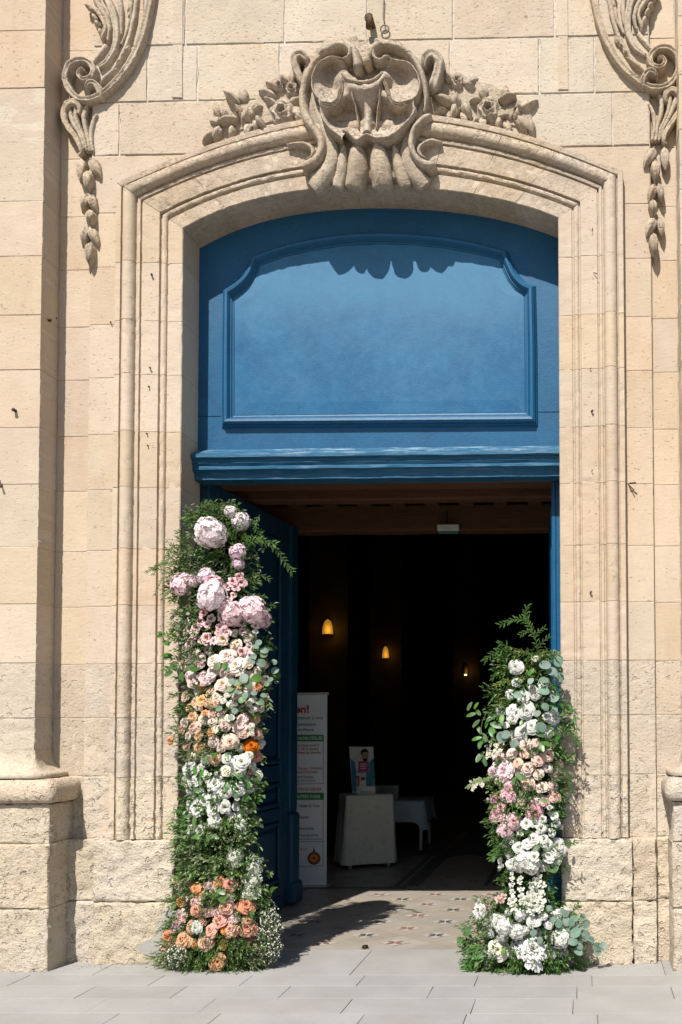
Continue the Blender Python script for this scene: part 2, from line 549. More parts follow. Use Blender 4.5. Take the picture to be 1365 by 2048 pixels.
# ================================================================== FACADE
facade = thing('church_facade', 'tall pale limestone church front with carved arched doorway and pilasters', 'building', (-1.4, .2, 0))
XL, XR, OLX, ORX, SLX, SRX, PLX, PRX = -2.664, -.139, -3.110, .294, -3.31, .480, -3.541, .655
YW, YS, YP, YD = .075, .037, -.14, .29      # wall, strip, pilaster front, door plane
CRS = [.02, .432, .833, 1.243, 1.632, 1.99, 2.375, 2.75, 3.16, 3.535, 3.92, 4.285, 4.68, 5.05, 5.45, 5.818, 6.21, 6.62, 7.0]
def rough_at(z):
    if z > 2.0: return 0.0012
    if z > 1.63: return .0022
    if z > 1.24: return .0045
    if z > .83: return .0075
    return .0115
def mat_at(z):
    if z > 2.0: return STONE
    if z > 1.2: return STONE_MID
    return STONE_LOW
def fix_edges(o, ang=35):
    me = o.data
    bpy_set = me.attributes.get('sharp_edge') or me.attributes.new('sharp_edge', 'BOOLEAN', 'EDGE')
    import bmesh
    bm = bmesh.new(); bm.from_mesh(me)
    bmesh.ops.recalc_face_normals(bm, faces=bm.faces)
    for e in bm.edges:
        if len(e.link_faces) == 2 and e.calc_face_angle(0) > R(ang): e.smooth = False
    bm.to_mesh(me); bm.free()
    return o

def block(x0, x1, z0, z1, yf, yb, mat=None, amp=None, gap=.0012, bev=.0028, name='stone', chip=1., res=.05, parent=None, resz=None):
    zc = (z0 + z1) / 2
    amp = rough_at(zc) if amp is None else amp
    mat = mat or mat_at(zc)
    x0 += gap; x1 -= gap; z0 += gap; z1 -= gap
    bev = bev * .5 + amp * .55
    if amp > .004: res = min(res * .5, .03)
    nx = max(2, int((x1 - x0) / res)); nz = max(2, int((z1 - z0) / (resz or res)))
    xs = [x0, x0 + bev] + list(np.linspace(x0 + bev * 2.4, x1 - bev * 2.4, nx)) + [x1 - bev, x1]
    zs = [z0, z0 + bev] + list(np.linspace(z0 + bev * 2.4, z1 - bev * 2.4, nz)) + [z1 - bev, z1]
    sd = random.uniform(0, 50)
    rows_ = []
    tilt = random.uniform(-1, 1) * .002
    for iz, z in enumerate(zs):
        row = []
        for ix, x in enumerate(xs):
            ed = ix in (0, len(xs) - 1) or iz in (0, len(zs) - 1)
            n1 = fbm(x, sd, z, 5, 2); n2 = fbm(x, sd, z, 19, 3)
            y = yf + amp * (n1 * .9 + n2 * .9) + tilt * (x - x0) + (max(0, noise.noise(Vector((x * 16, sd + 3, z * 17))) - .22) * amp * 2.6 if amp > .004 else 0)
            if ed:
                c_ = noise.noise(Vector((x * 30, sd, z * 30))); c2 = noise.noise(Vector((x * 11, sd + 9, z * 11)))
                ch = (.0015 + amp * .25) * chip * (c_ + .6 * c2)
                pit = max(0, c_ * c2 * 2.5 - .12) * .022 * chip + max(0, noise.noise(Vector((x * 60, sd, z * 60))) - .15) * .006 * chip
                y = yf + bev * .75 + amp * n1 * .5 + pit
                if ix == 0: x += max(-gap, ch + pit)
                if ix == len(xs) - 1: x -= max(-gap, ch + pit)
                if iz == 0: z_ = z + max(-gap, ch + pit)
                elif iz == len(zs) - 1: z_ = z - max(-gap, ch + pit)
                else: z_ = z
                row.append((x, y, z_))
            else:
                row.append((x, y, z))
        rows_.append(row)
    mb = MB()
    b = mb.grid(rows_)
    nr, nc = len(rows_), len(rows_[0])
    loop = [j for j in range(nc)] + [i * nc + nc - 1 for i in range(1, nr)] + [(nr - 1) * nc + j for j in range(nc - 2, -1, -1)] + [i * nc for i in range(nr - 2, 0, -1)]
    bb = mb.verts([(mb.v[b + i][0], yb, mb.v[b + i][2]) for i in loop])
    L = len(loop)
    for k in range(L):
        n2 = (k + 1) % L
        mb.face([b + loop[k], bb + k, bb + n2, b + loop[n2]])
    return fix_edges(mb.build(name, mat, parent or facade, smooth=True), 50)

# mortar and core behind the blocks
mb = MB()
for x0, x1, yf in ((-5.2, PLX - .004, YP + .0030), (PLX - .01, SLX, YW + .0030), (SLX, OLX + .03, YS + .0030), (ORX - .03, SRX, YS + .0030), (SRX, PRX + .01, YW + .0030), (PRX + .004, 2.6, YP + .0030)):
    mb.box(((x0 + x1) / 2, (yf + .3) / 2, 3.52), (x1 - x0, .3 - yf, 7))
mb.build('mortar_bed', MORTAR, facade)
mb = MB()
mb.box((-3.95, .44, 3.52), (2.52, .30, 7))
mb.box((1.24, .44, 3.52), (2.70, .30, 7))
mb.build('wall_core', MORTAR, facade)

# ---- arch curves traced on the facade
inn = [P(*p, 0) for p in ((366, 458), (412, 432), (485, 404), (550, 390), (612, 380), (680, 376), (740, 373.5), (800, 373), (865, 375), (955, 390), (1039, 411), (1118, 435))]
outt = [P(*p, -.03) for p in ((228, 367), (308, 331), (420, 288), (520, 258), (612, 236), (700, 225), (780, 222), (865, 228), (971, 249), (1071, 275), (1164, 306), (1247, 342))]
def polyfit(pts, deg=4):
    xs = np.array([p.x for p in pts]); zs = np.array([p.z for p in pts])
    xm = xs.mean()
    c = np.polyfit(xs - xm, zs, deg)
    return lambda x: float(np.polyval(c, x - xm))
zin, zout = polyfit(inn), polyfit(outt)
ZSL, ZSR = zin(XL), zin(XR)
ZOL, ZOR = zout(OLX - .01), zout(ORX)
def station_arch(t):
    return (XL + (XR - XL) * t, zin(XL + (XR - XL) * t), OLX + (ORX - OLX) * t, zout(OLX + (ORX - OLX) * t))
PROF = [(0, .33), (0, .20), (0, .06), (0, .006), (.012, 0), (.06, 0), (.13, 0), (.205, 0), (.212, .012), (.235, .012), (.24, .0), (.255, -.008), (.28, -.011), (.305, -.006), (.312, .006), (.335, .006), (.342, -.016),
        (.42, -.018), (.51, -.018), (.595, -.018), (.602, -.004), (.622, -.004), (.628, -.022), (.665, -.024), (.672, -.012), (.692, -.012), (.70, -.028), (.715, -.045), (.745, -.058), (.79, -.064), (.835, -.060), (.87, -.048), (.888, -.032), (.894, -.012), (.912, -.012), (.918, -.030), (.955, -.032), (.993, -.030), (1, -.024), (1, .02), (1, .06)]
def frame_piece(stations, name, mat, worn=0.0, cap=True, offs=0, parent=None, prof=PROF):
    mb = MB()
    rows_ = []
    sd = random.uniform(0, 40)
    for (ix, iz, ox, oz) in stations:
        row = []
        for s, y in prof:
            x = ix + (ox - ix) * s; z = iz + (oz - iz) * s
            if 0 < s < 1:
                y = y + offs
            if offs and s == 0: x += offs * (1 if ox < ix else -1) * (-1) * 0
            nn = fbm(x, y * .3 + sd, z, 24, 3); n1 = fbm(x, sd, z, 6, 2)
            dy = (.0012 + worn) * (nn + .6 * n1)
            e = max(0, noise.noise(Vector((x * 26, y * 26 + sd, z * 26))) - .16) * (.014 + worn)
            row.append((x + (.0006 + worn * .25) * noise.noise(Vector((x * 40, sd, z * 40))), y + dy + (e if y < .05 else 0), z + (.0005 + worn * .2) * nn))
        rows_.append(row)
    b = mb.grid(rows_)
    if cap:
        nc = len(prof)
        for r_ in (0, len(rows_) - 1):
            mb.face([b + r_ * nc + j for j in range(nc)])
    return mb.build(name, mat, parent or facade, smooth=True)
# jamb stones course by course, then the voussoirs
g = .0016
for side in (0, 1):
    xi, xo = ((XL, OLX), (XR, ORX))[side]
    zs_, zo_ = ((ZSL, ZOL), (ZSR, ZOR))[side]
    cs = [c for c in CRS if .8 < c < 4.7] + [99]
    for k in range(len(cs) - 1):
        z0, z1 = cs[k], cs[k + 1]
        last = z1 == 99
        n_ = 17
        if z0 < 2.0: n_ = 20
        st = []
        for q in range(n_):
            t = q / (n_ - 1)
            if last:
                zi = z0 + g + (zs_ - g - z0) * t; zo = z0 + g + (zo_ - g - z0) * t
            else:
                zi = zo = z0 + g + (z1 - z0 - 2 * g) * t
            st.append((xi, zi, xo, zo))
        wz = (z0 + min(z1, 5)) / 2
        worn = 0 if wz > 2.0 else (.0012 if wz > 1.9 else (.0022 if wz > 1.6 else (.0055 if wz > 1.2 else .010)))
        m = STONE if wz > 2.0 else (STONE_MID if wz > 1.2 else STONE_LOW)
        fix_edges(frame_piece(st, 'jamb_stone', m, worn))
vj = [0, .115, .235, .345, .455, .555, .66, .775, .885, 1]
for k in range(len(vj) - 1):
    a, b_ = vj[k] + .0006, vj[k + 1] - .0006
    st = [station_arch(a + (b_ - a) * q / 16) for q in range(17)]
    fix_edges(frame_piece(st, 'voussoir', ARCH, .0014))
# mortar directly behind the frame joints
st = [(XL - .004, .3, OLX, .3), (XL - .004, ZSL, OLX, ZOL)]
P2 = [(max(s, .006) if s < 1 else .99, y + .004 if y < .19 else y) for s, y in PROF]
P2[0] = (.005, .33); P2[1] = (.005, .2); P2[2] = (.005, .06); P2[3] = (.005, .012)
st = [(XL, .84, OLX, .84)] + [(XL, ZSL, OLX, ZOL)] + [station_arch(q / 40) for q in range(1, 40)] + [(XR, ZSR, ORX, ZOR), (XR, .84, ORX, .84)]
mb = MB(); rr = []
for ix, iz, ox, oz in st:
    rr.append([(ix + (ox - ix) * s, y, iz + (oz - iz) * s) for s, y in P2])
mb.grid(rr)
fix_edges(mb.build('joint_mortar', MORTAR, facade, smooth=True))
# solid wall above the arch, inside the thickness
mb = MB()
rr = []
for q in range(41):
    ix, iz, ox, oz = station_arch(q / 40)
    rr.append([(ix, .09, iz + .03), (ix, .09, 7), (ix, .6, 7), (ix, .6, iz + .03)])
mb.grid(rr, closed_v=True)
fix_edges(mb.build('wall_core', MORTAR, facade))

# ---- plane blocks on both sides
for k in range(2, len(CRS) - 1):
    z0, z1 = CRS[k], CRS[k + 1]
    if z1 <= .84: continue
    # pilasters
    if z0 > 1.2:
        a = 1.27 if k == 3 else z0
        block(-5.1, PLX, a + .0, z1, YP, YW + .02, gap=.0014, bev=.003, chip=1.6, res=.08, resz=.016)
        block(PRX, 2.2, a, z1, YP, YW + .02, gap=.0014)
    up = z0 > 5.4
    if not up:
        block(PLX, SLX, z0, z1, YW, .14)
        block(SRX, PRX, z0, z1, YW, .14)
        if z0 < 5.0:
            block(SLX, OLX + .012, z0, z1, YS, .12)
            block(ORX - .012, SRX, z0, z1, YS, .12)
        else:
            block(SLX, -2.62, z0, z1, YS, .12, gap=.004)
            block(-.19, SRX, z0, z1, YS, .12, gap=.004)
def px2x(px, py): return P(px, py, YS).x
tops = [(CRS[14], CRS[15], [240, 430, 600, 735, 870, 1010, 1226], 250), (CRS[15], CRS[16], [296, 396, 560, 735, 900, 1079, 1190], 140), (CRS[16], CRS[17], [290, 372, 570, 735, 907, 1110, 1200], 30), (CRS[17], CRS[18], [300, 480, 700, 930, 1100], 30)]
for z0, z1, js, py in tops:
    xs = [SLX] + [px2x(j, py) for j in js] + [SRX]
    for a, b_ in zip(xs, xs[1:]):
        block(a, b_, z0, z1, YS - .003 + random.uniform(-.003, .001), .12, STONE_UP, gap=.0045, bev=.004, amp=.0026, chip=2.0, res=.04)
    block(PLX, SLX, z0, z1, YW, .14, gap=.004)
    block(SRX, PRX, z0, z1, YW, .14, gap=.004)
for px in (345, 1116):                        # narrow raised bands above the arch
    xa, xb = P(px, 100, YS - .01).x, P(px + 21, 100, YS - .01).x
    for z0, z1 in ((CRS[15] + .02, CRS[16]), (CRS[16], CRS[17]), (CRS[17], CRS[18])):
        block(xa, xb, z0, z1, YS - .012, .05, STONE_UP, name='raised_band', bev=.003)
# upper mortar, pale and nearly flush
mb = MB()
mb.box(((SLX + SRX) / 2, (YS + .0035 + .3) / 2, 6.23), (SRX - SLX, .3 - YS - .0035, 1.55))
mb.build('mortar_bed', PALE_MORTAR, facade)

# ---- rough plinth under the frame
for z0, z1 in ((CRS[0], CRS[1]), (CRS[1], CRS[2])):
    dx = random.uniform(-.01, .01)
    block(-3.19 + dx, XL + .004, z0, z1, -.052, .33, amp=.014, gap=.0018, bev=.006, res=.045)
    block(PLX, -3.19 + dx, z0, z1, .0, .2, amp=.013, gap=.0018, bev=.005)
    block(XR - .004, .318, z0, z1, -.056, .33, amp=.012, gap=.0018, bev=.006)
    block(.318, .475, z0, z1, -.018, .2, amp=.011, gap=.0018, bev=.005)
    block(.475, PRX, z0, z1, .055, .2, amp=.011, gap=.0018, bev=.005)
# pedestals of the pilasters
PEDX, PEDY = -3.385, -.245
def pedestal(sgn, xe, xp):
    def bx(z0, z1, e, y):
        if sgn < 0: block(-5.1, e, z0, z1, y, YW + .05, amp=.010, gap=.0015, bev=.006, chip=1.2, res=.06)
        else: block(e, 2.2, z0, z1, y, YW + .05, amp=.010, gap=.0015, bev=.006, chip=1.2, res=.06)
    mb = MB()
    w_ = (xe - .014 + 5.1) if sgn < 0 else (2.2 - xe - .014)
    mb.box(((xe - .014) - w_ / 2 if sgn < 0 else xe + .014 + w_ / 2, (PEDY + .022 + YW) / 2, .56), (w_, YW - PEDY - .022, 1.04))
    mb.build('mortar_bed', MORTAR, facade)
    bx(CRS[0], CRS[1] - .01, xe, PEDY)
    bx(CRS[1] - .01, CRS[2] + .0, xe, PEDY + .008)
    bx(CRS[2] + .0, 1.085, xe + sgn * .006, PEDY + .012)
    prof1 = [(-.06, 1.086), (.0, 1.088), (.03, 1.095), (.047, 1.115), (.052, 1.15), (.048, 1.19), (.034, 1.222), (.008, 1.238), (-.06, 1.243)]
    prof2 = [(-.02, 1.246), (.105, 1.247), (.110, 1.26), (.106, 1.275), (.092, 1.28), (.085, 1.283), (.05, 1.298), (.022, 1.33), (.006, 1.375), (0, 1.42), (-.03, 1.421)]
    def mould(prof, xc, yc, name, mat, wear):
        mb = MB(); rr = []
        far = -5.1 if sgn < 0 else 2.2
        stn = [(u, None) for u in np.linspace(0, 1, 26)]
        for u in np.linspace(0, 1, 26):
            rr.append([(far + (xc - far) * u, yc - o, z) for o, z in prof])
        for a in (22, 45, 68):
            rr.append([(xc - sgn * o * math.sin(R(a)), yc - o * math.cos(R(a)), z) for o, z in prof])
        for u in np.linspace(0, 1, 8):
            rr.append([(xc - sgn * o, yc + (YW + .03 - yc) * u, z) for o, z in prof])
        mb.grid(rr)
        return fix_edges(mb.build(name, mat, facade, smooth=True, wear=wear, wsc=14), 60)
    mould(prof1, xe - .02 * -sgn * -1 if False else xe + sgn * .01, PEDY + .015, 'torus_moulding', STONE_LOW, .005)
    mould(prof2, xp, YP, 'base_moulding', STONE_MID, .0022)
pedestal(-1, PEDX, PLX)
pedestal(1, .555, PRX)
# cement patches low on the jamb
def patch(pts, y, name='cement_patch'):
    mb = MB()
    pp = [P(a, b_, y) for a, b_ in pts]
    c = sum(pp, Vector()) / len(pp)
    rings = []
    for s, dy in ((1, .02), (.97, 0), (.5, -.002)):
        rings.append([c + (p - c) * s + Vector((0, dy, 0)) for p in pp])
    b = mb.grid(rings, closed_v=True)
    mb.face([b + 2 * len(pp) + k for k in range(len(pp))])
    return fix_edges(mb.build(name, CEMENT, facade, smooth=True, wear=.003), 60)
patch([(313, 1880), (317, 1850), (325, 1832), (335, 1820), (352, 1822), (366, 1830), (368, 1912), (300, 1914), (278, 1906), (272, 1892), (296, 1886)], -.058)
# grit and crumbs along the foot of the wall
mb = MB()
for _ in range(420):
    if random.random() < .62:
        x = random.uniform(-3.5, -2.6); y = random.uniform(-.16, -.045) if x > -3.37 else random.uniform(-.05, .0)
    else:
        x = random.uniform(-.1, .62); y = random.uniform(-.15, -.05)
    if random.random() < .25: x = random.uniform(-4.4, -3.38); y = random.uniform(-.33, -.25)
    s_ = random.uniform(.002, .008) * random.uniform(.4, 1)
    q = [Vector((x + random.uniform(-1, 1) * s_, y + random.uniform(-1, 1) * s_, GZ + random.uniform(0, 1) * s_)) for _ in range(4)]
    b = mb.verts(q)
    for f_ in ((0, 1, 2), (0, 1, 3), (1, 2, 3), (0, 2, 3)): mb.face([b + k for k in f_])
stuff(mb.build('grit', simple('brown_grit', (.13, .10, .07), .95, .1, 60, .4), pavement))
# ---- nails, hooks and bolts left in the stone
def nail(px, py, dx, dz, y, L=.022, r=.0024):
    mb = MB()
    p = P(px, py, y)
    mb.tube([p + Vector((0, .02, 0)), p + Vector((dx * .3, -L * .6, dz * .3)), p + Vector((dx, -L, dz))], [r, r, r * 1.3], 6)
    return mb.build('nail', IRON, facade, smooth=True)
nail(97, 642, .03, 0, YP + .1, .02, .007); nail(112, 640, .02, .0, YW, .03, .005)
nail(4, 970, .012, -.02, YP, .03, .006); nail(0, 966, .01, .01, YP, .02, .006)
nail(1186, 545, .03, -.02, -.018, .02); nail(1256, 968, .05, -.004, YS, .05, .004); nail(1256, 968, .04, -.05, YS, .03, .003)
nail(1180, 740, .008, .01, -.018, .015); nail(1183, 823, .01, .0, -.018, .02, .006); nail(1181, 1187, .006, .01, -.018, .02, .006); nail(1184, 944, .004, .01, -.018, .02)
nail(1186, 455, -.006, -.03, -.018, .015); nail(1359, 606, .04, 0, YW, .03, .006); nail(304, 551, .008, 0, -.018, .02, .006); nail(300, 735, .012, -.01, -.018, .02, .005)
nail(299, 772, 0, -.012, -.018, .015, .004); nail(295, 867, 0, -.006, -.018, .015, .004); nail(297, 891, 0, -.006, -.018, .015, .004); nail(222, 645, .008, -.004, YS, .02, .004)
nail(32, 822, .0, .0, YP, .03, .010)
mb = MB()
p = P(746, 62, YS)
mb.tube([p + Vector((0, .02, .03)), p + Vector((-.005, -.10, .03)), p + Vector((0, -.13, .0)), p + Vector((.0, -.13, -.07))], [.022, .026, .028, .02], 8)
mb.build('iron_bracket', simple('rusted_brown_bracket', (.13, .085, .045), .85, .2, 40, .4, .004), facade, smooth=True, wear=.004)
mb = MB()
p = P(770, 59, YS - .02)
mb.tube([p + Vector((.028 * math.cos(a), -.004, .028 * math.sin(a))) for a in np.linspace(0, 2 * math.pi, 17)], .005, 6)
mb.tube([p + Vector((0, 0, .028)), p + Vector((-.012, 0, .1)), p + Vector((-.006, 0, .2)), p + Vector((-.02, .02, .3))], .004, 6)
mb.build('iron_ring', simple('grey_iron_ring', (.16, .14, .12), .7, .3, 40, .3), facade, smooth=True)

# ================================================================== CARVED ORNAMENT
Z1 = (380, 40, 1 / 1.896)
Z2 = (0, 0, 1 / 3.25)
XC = -1.4005                                  # axis of the doorway
def place(zr, zx, zy, Y, mirror=False, front=0.):
    p = P(zr[0] + zx * zr[2], zr[1] + zy * zr[2], Y - front)
    p.y += front                             # traced on its crest, set back on its bed
    if mirror: p.x = 2 * XC - p.x
    return p
def pscale(zr): return zr[2] * (CAM_D) / F
HS = [1.0]
def ribbon(name, zr, pts, parent, mat, y0=YS, mirror=False, groove=0., power=.6, n=11, wear=.0045, sub=5):
    """a carved band: pts are (zx, zy, half width in zoom px, height above y0 in m)"""
    cp = catmull(pts, sub)
    sc = pscale(zr)
    W = [place(zr, a[0], a[1], y0, mirror, a[3] * HS[0] * .8) for a in cp]
    rows_ = []
    N = len(cp)
    for i, a in enumerate(cp):
        t = (W[min(i + 1, N - 1)] - W[max(i - 1, 0)]); t.y = 0; t.normalize()
        nrm = Vector((-t.z, 0, t.x))
        hw, h = a[2] * sc, a[3] * HS[0]
        row = []
        for k in range(n + 2):
            if k == 0: u, v = 1.0, -.03 / max(h, .001)
            elif k == n + 1: u, v = -1.0, -.03 / max(h, .001)
            else:
                an = math.pi * (k - 1) / (n - 1)
                u = math.cos(an); v = max(0, math.sin(an)) ** power
                if groove: v *= 1 - groove * math.exp(-(u / .38) ** 2)
            row.append(W[i] + nrm * (u * hw) + Vector((0, -v * h, 0)))
        rows_.append(row)
    c0_, c1_ = [W[0] + Vector((0, .02, 0))] * (n + 2), [W[-1] + Vector((0, .02, 0))] * (n + 2)
    rows_ = [c0_] + rows_ + [c1_]
    mb = MB()
    mb.grid(rows_)
    return mb.build(name, mat, parent, smooth=True, wear=wear, fix=True)
def pod(name, zr, zx, zy, L, Wd, ang, h, parent, mat, y0=YS, mirror=False, ridges=3, tip=1., base=0., wear=.004, tilt=.0, cup=0.):
    """leaf or bud: length, width in zoom px, ang in degrees (0 = tip to the right, 90 = tip up), h height"""
    sc = pscale(zr)
    c = place(zr, zx, zy, y0, mirror, h * .7)
    if mirror: ang = 180 - ang
    ax = Vector((math.cos(R(ang)), 0, math.sin(R(ang))))
    ay = Vector((-ax.z, 0, ax.x))
    rows_ = []
    nu, nv = 9, 11
    for i in range(nu):
        u = i / (nu - 1)
        wd = (math.sin(math.pi * min(1, u ** .75)) ** .7) * (1 - .25 * u * tip) * Wd * sc / 2
        hh = h * (math.sin(math.pi * min(1, .12 + .8 * u)) ** .6)
        row = []
        for k in range(nv):
            a = math.pi * k / (nv - 1)
            v = math.cos(a); s_ = math.sin(a) ** .7
            rid = 1 + .13 * math.cos(v * math.pi * ridges) * (1 if ridges else 0)
            if cup: rid *= 1 - cup * math.exp(-(v / .4) ** 2)
            row.append(c + ax * ((u - .5) * L * sc) + ay * (v * wd) + Vector((0, -s_ * hh * rid + .012 - tilt * u, 0)))
        rows_.append(row)
    mb = MB()
    mb.grid(rows_)
    return mb.build(name, mat, parent, smooth=True, wear=wear, fix=True)
def carved_rose(zr, zx, zy, r, h, parent, mat, y0=YS, mirror=False):
    sc = pscale(zr)
    c = place(zr, zx, zy, y0, mirror, h * .7)
    rows_ = []
    nr = 16
    for i in range(nr + 1):
        q = i / nr
        row = []
        for k in range(28):
            a = 2 * math.pi * k / 28
            w_ = 1 + .10 * math.cos(5 * a + q * 5) + .04 * math.cos(9 * a)
            dome = math.sqrt(max(0, 1 - (q * .96) ** 2)) if q > .3 else .95 * (q / .3) ** 2.2 - .05
            ring = .30 * abs(math.sin(q * 3.0 * math.pi + .5 * math.cos(5 * a)))
            hh = h * (dome * .85 - (0 if q < .25 else ring * .55))
            if i == nr: hh = -.03
            row.append(c + Vector((math.cos(a) * q * r * sc * w_, -hh, math.sin(a) * q * r * sc * w_)))
        rows_.append(row)
    mb = MB()
    mb.grid(rows_, closed_v=True)
    return mb.build('carved_rose', mat, parent, smooth=True, wear=.003, fix=True)

# ---- the keystone cartouche: body, shell, mantle, scrolls, flutes
body_pts = [(470, 640), (468, 560), (500, 480), (470, 400), (430, 300), (450, 180), (520, 110), (640, 90), (660, 120), (690, 95), (800, 110), (880, 180), (905, 300), (885, 400), (840, 480), (880, 560), (885, 636), (770, 632), (690, 632), (600, 636)]
def prism_y(name, pts, y0, y1, parent, mat, zr=Z1, wear=.003, bulge=0):
    mb = MB()
    a = [place(zr, x, y, y0) for x, y in pts]
    c = sum(a, Vector()) / len(a)
    rr = [[p + Vector((0, .0, 0)) for p in a]]
    rr = []
    for yy, s in ((y0, 1), (y1 + .015, 1), (y1, .96), (y1 - bulge, .5)):
        rr.append([Vector((c.x + (p.x - c.x) * s, yy, c.z + (p.z - c.z) * s)) for p in a])
    b = mb.grid(rr, closed_v=True)
    n_ = len(a)
    mb.face([b + 3 * n_ + k for k in range(n_)])
    return fix_edges(mb.build(name, mat, parent, smooth=True, wear=wear), 50)
cart = prism_y('cartouche', body_pts, .05, -.045, facade, CARVED)
ZC = (570, 70, 1 / 4.136)
OUT_SHELL = [(480, 205), (400, 195), (330, 215), (270, 270), (235, 350), (228, 430), (255, 500), (290, 570), (298, 650), (330, 720), (390, 800), (465, 862), (485, 805), (520, 815), (560, 850), (605, 888), (650, 855), (690, 840), (750, 870), (830, 870), (900, 840), (980, 765), (1050, 690), (1088, 620), (1065, 555), (1105, 500), (1122, 430), (1105, 340), (1060, 270), (1000, 235), (930, 225), (880, 205), (800, 230), (720, 260), (660, 280), (590, 260), (520, 230)]
RELIEF = [(480, 205, .165), (400, 195, .17), (330, 215, .17), (270, 270, .17), (235, 350, .165), (228, 430, .16), (255, 500, .16), (1060, 270, .17), (1105, 340, .165), (1122, 430, .16), (1105, 500, .16), (1000, 235, .17), (930, 225, .17), (880, 205, .165),
          (350, 320, .075), (390, 420, .085), (300, 440, .13), (430, 290, .09), (425, 470, .10), (330, 500, .125), (980, 320, .075), (940, 410, .085), (1050, 440, .13), (890, 290, .09), (880, 440, .10), (1000, 500, .12),
          (482, 400, .175), (470, 500, .185), (440, 570, .185), (380, 605, .18), (310, 590, .17), (818, 400, .175), (850, 500, .185), (890, 570, .185), (950, 600, .18), (1040, 570, .17), (290, 570, .165), (1065, 555, .165),
          (480, 335, .19), (520, 375, .20), (580, 400, .21), (660, 405, .215), (740, 388, .21), (790, 345, .20), (812, 325, .19),
          (560, 480, .185), (660, 480, .20), (760, 470, .185), (530, 560, .125), (600, 560, .155), (680, 560, .175), (750, 560, .155), (820, 560, .125), (500, 650, .065), (580, 660, .07), (690, 690, .155), (660, 740, .14), (720, 740, .14), (640, 690, .10), (742, 690, .10), (820, 660, .065), (890, 650, .075),
          (380, 690, .095), (450, 740, .085), (560, 770, .095), (690, 780, .15), (640, 770, .11), (740, 770, .11), (830, 770, .095), (930, 710, .095), (1000, 660, .11),
          (300, 650, .16), (330, 720, .17), (390, 800, .18), (465, 855, .19), (490, 805, .17), (560, 850, .185), (605, 885, .19), (680, 838, .185), (750, 868, .19), (830, 865, .19), (900, 838, .185), (980, 762, .18), (1050, 690, .17), (1085, 625, .16),
          (600, 330, .05), (660, 350, .045), (735, 325, .05), (560, 300, .06), (780, 280, .06), (660, 290, .05), (590, 265, .06), (720, 262, .06), (520, 240, .11), (800, 240, .11)]
def shell():
    pts = np.array(RELIEF, float)
    d = np.sqrt(((pts[:, None, :2] - pts[None, :, :2]) ** 2).sum(-1) + 22 ** 2)
    wts = np.linalg.solve(d + np.eye(len(pts)) * 2e-1, pts[:, 2] - .13)
    op = np.array(catmull(OUT_SHELL + [OUT_SHELL[0]], 4)[:-1])
    c = np.array((668., 560.))
    mb = MB(); rr = []
    for q in list(np.linspace(0.001, .985, 34)) + [1.0]:
        g_ = c + (op - c) * q
        dep = .13 + np.sqrt(((g_[:, None] - pts[None, :, :2]) ** 2).sum(-1) + 22 ** 2) @ wts
        rr.append([place(ZC, a[0], a[1], YS - dd) for a, dd in zip(g_, np.clip(dep, .035, .225))])
    for off, sc_ in ((.012, 1.004), (.10, .985), (.15, .97)):
        g_ = c + (op - c) * sc_
        rr.append([place(ZC, a[0], a[1], min(p.y + off, .03)) for a, p in zip(g_, rr[34])])
    mb.grid(rr, closed_v=True)
    return mb.build('shell', CARVED_L, cart, smooth=True, wear=.0045, wsc=26, fix=True)
shell()
def cr(name, pts, y0=.0, **kw):
    return ribbon(name, ZC, pts, cart, kw.pop('mat', CARVED), y0, **kw)
# lips of the shell
cr('shell_lip', [(500, 215, 8, .13), (440, 200, 15, .145), (370, 202, 17, .15), (300, 240, 17, .15), (250, 310, 17, .148), (230, 390, 17, .142), (240, 470, 15, .138), (280, 540, 12, .13)])
cr('shell_lip', [(870, 205, 8, .13), (935, 226, 16, .148), (1005, 238, 17, .15), (1065, 280, 17, .15), (1105, 345, 17, .146), (1120, 430, 16, .14), (1100, 505, 14, .136), (1060, 550, 10, .13)])
cr('shell_lip', [(297, 640, 9, .13), (328, 715, 17, .15), (390, 795, 20, .16), (462, 852, 15, .168), (472, 862, 8, .16)])
cr('shell_lip', [(486, 805, 9, .15), (520, 815, 16, .16), (562, 850, 19, .168), (606, 884, 20, .172), (650, 852, 19, .17), (690, 838, 19, .168), (750, 866, 20, .172), (832, 866, 20, .17), (902, 838, 20, .166), (982, 764, 20, .16), (1050, 690, 19, .152), (1086, 622, 12, .14)])
cr('spout_rim', [(474, 322, 12, .15), (494, 352, 22, .175), (535, 388, 25, .185), (590, 405, 25, .19), (660, 410, 25, .192), (735, 392, 25, .188), (785, 354, 24, .18), (812, 322, 14, .155)])
for o in (0, 15, 30):
    cr('fold', [(486 - o * .2, 360, 6, .155), (484 - o * .7, 440, 9, .165), (474 - o * .9, 520, 10, .168), (440 - o * .5, 580 - o * .75, 11, .168), (385, 612 - o * 1.1, 11, .164), (330, 608 - o * 1.2, 10, .158), (296, 588 - o * 1.1, 6, .14)])
    cr('fold', [(810 + o * .2, 350, 6, .155), (830 + o * .6, 430, 9, .165), (856 + o * .7, 510, 10, .168), (890 + o * .4, 580 - o * .8, 11, .168), (940, 610 - o * 1.1, 11, .164), (1000, 600 - o * 1.1, 10, .158), (1060, 574 - o * .9, 6, .14)])
cr('ridge', [(672, 560, 26, .14), (688, 620, 40, .135), (690, 690, 36, .13), (684, 750, 36, .14), (680, 812, 44, .15)], mat=CARVED_L, power=.5)
cr('rib', [(548, 430, 8, .165), (566, 520, 14, .155), (590, 610, 14, .125), (606, 700, 12, .10), (612, 780, 10, .10)], mat=CARVED_L)
cr('rib', [(788, 420, 8, .165), (792, 510, 14, .155), (776, 610, 14, .125), (766, 700, 12, .10), (762, 780, 10, .10)], mat=CARVED_L)
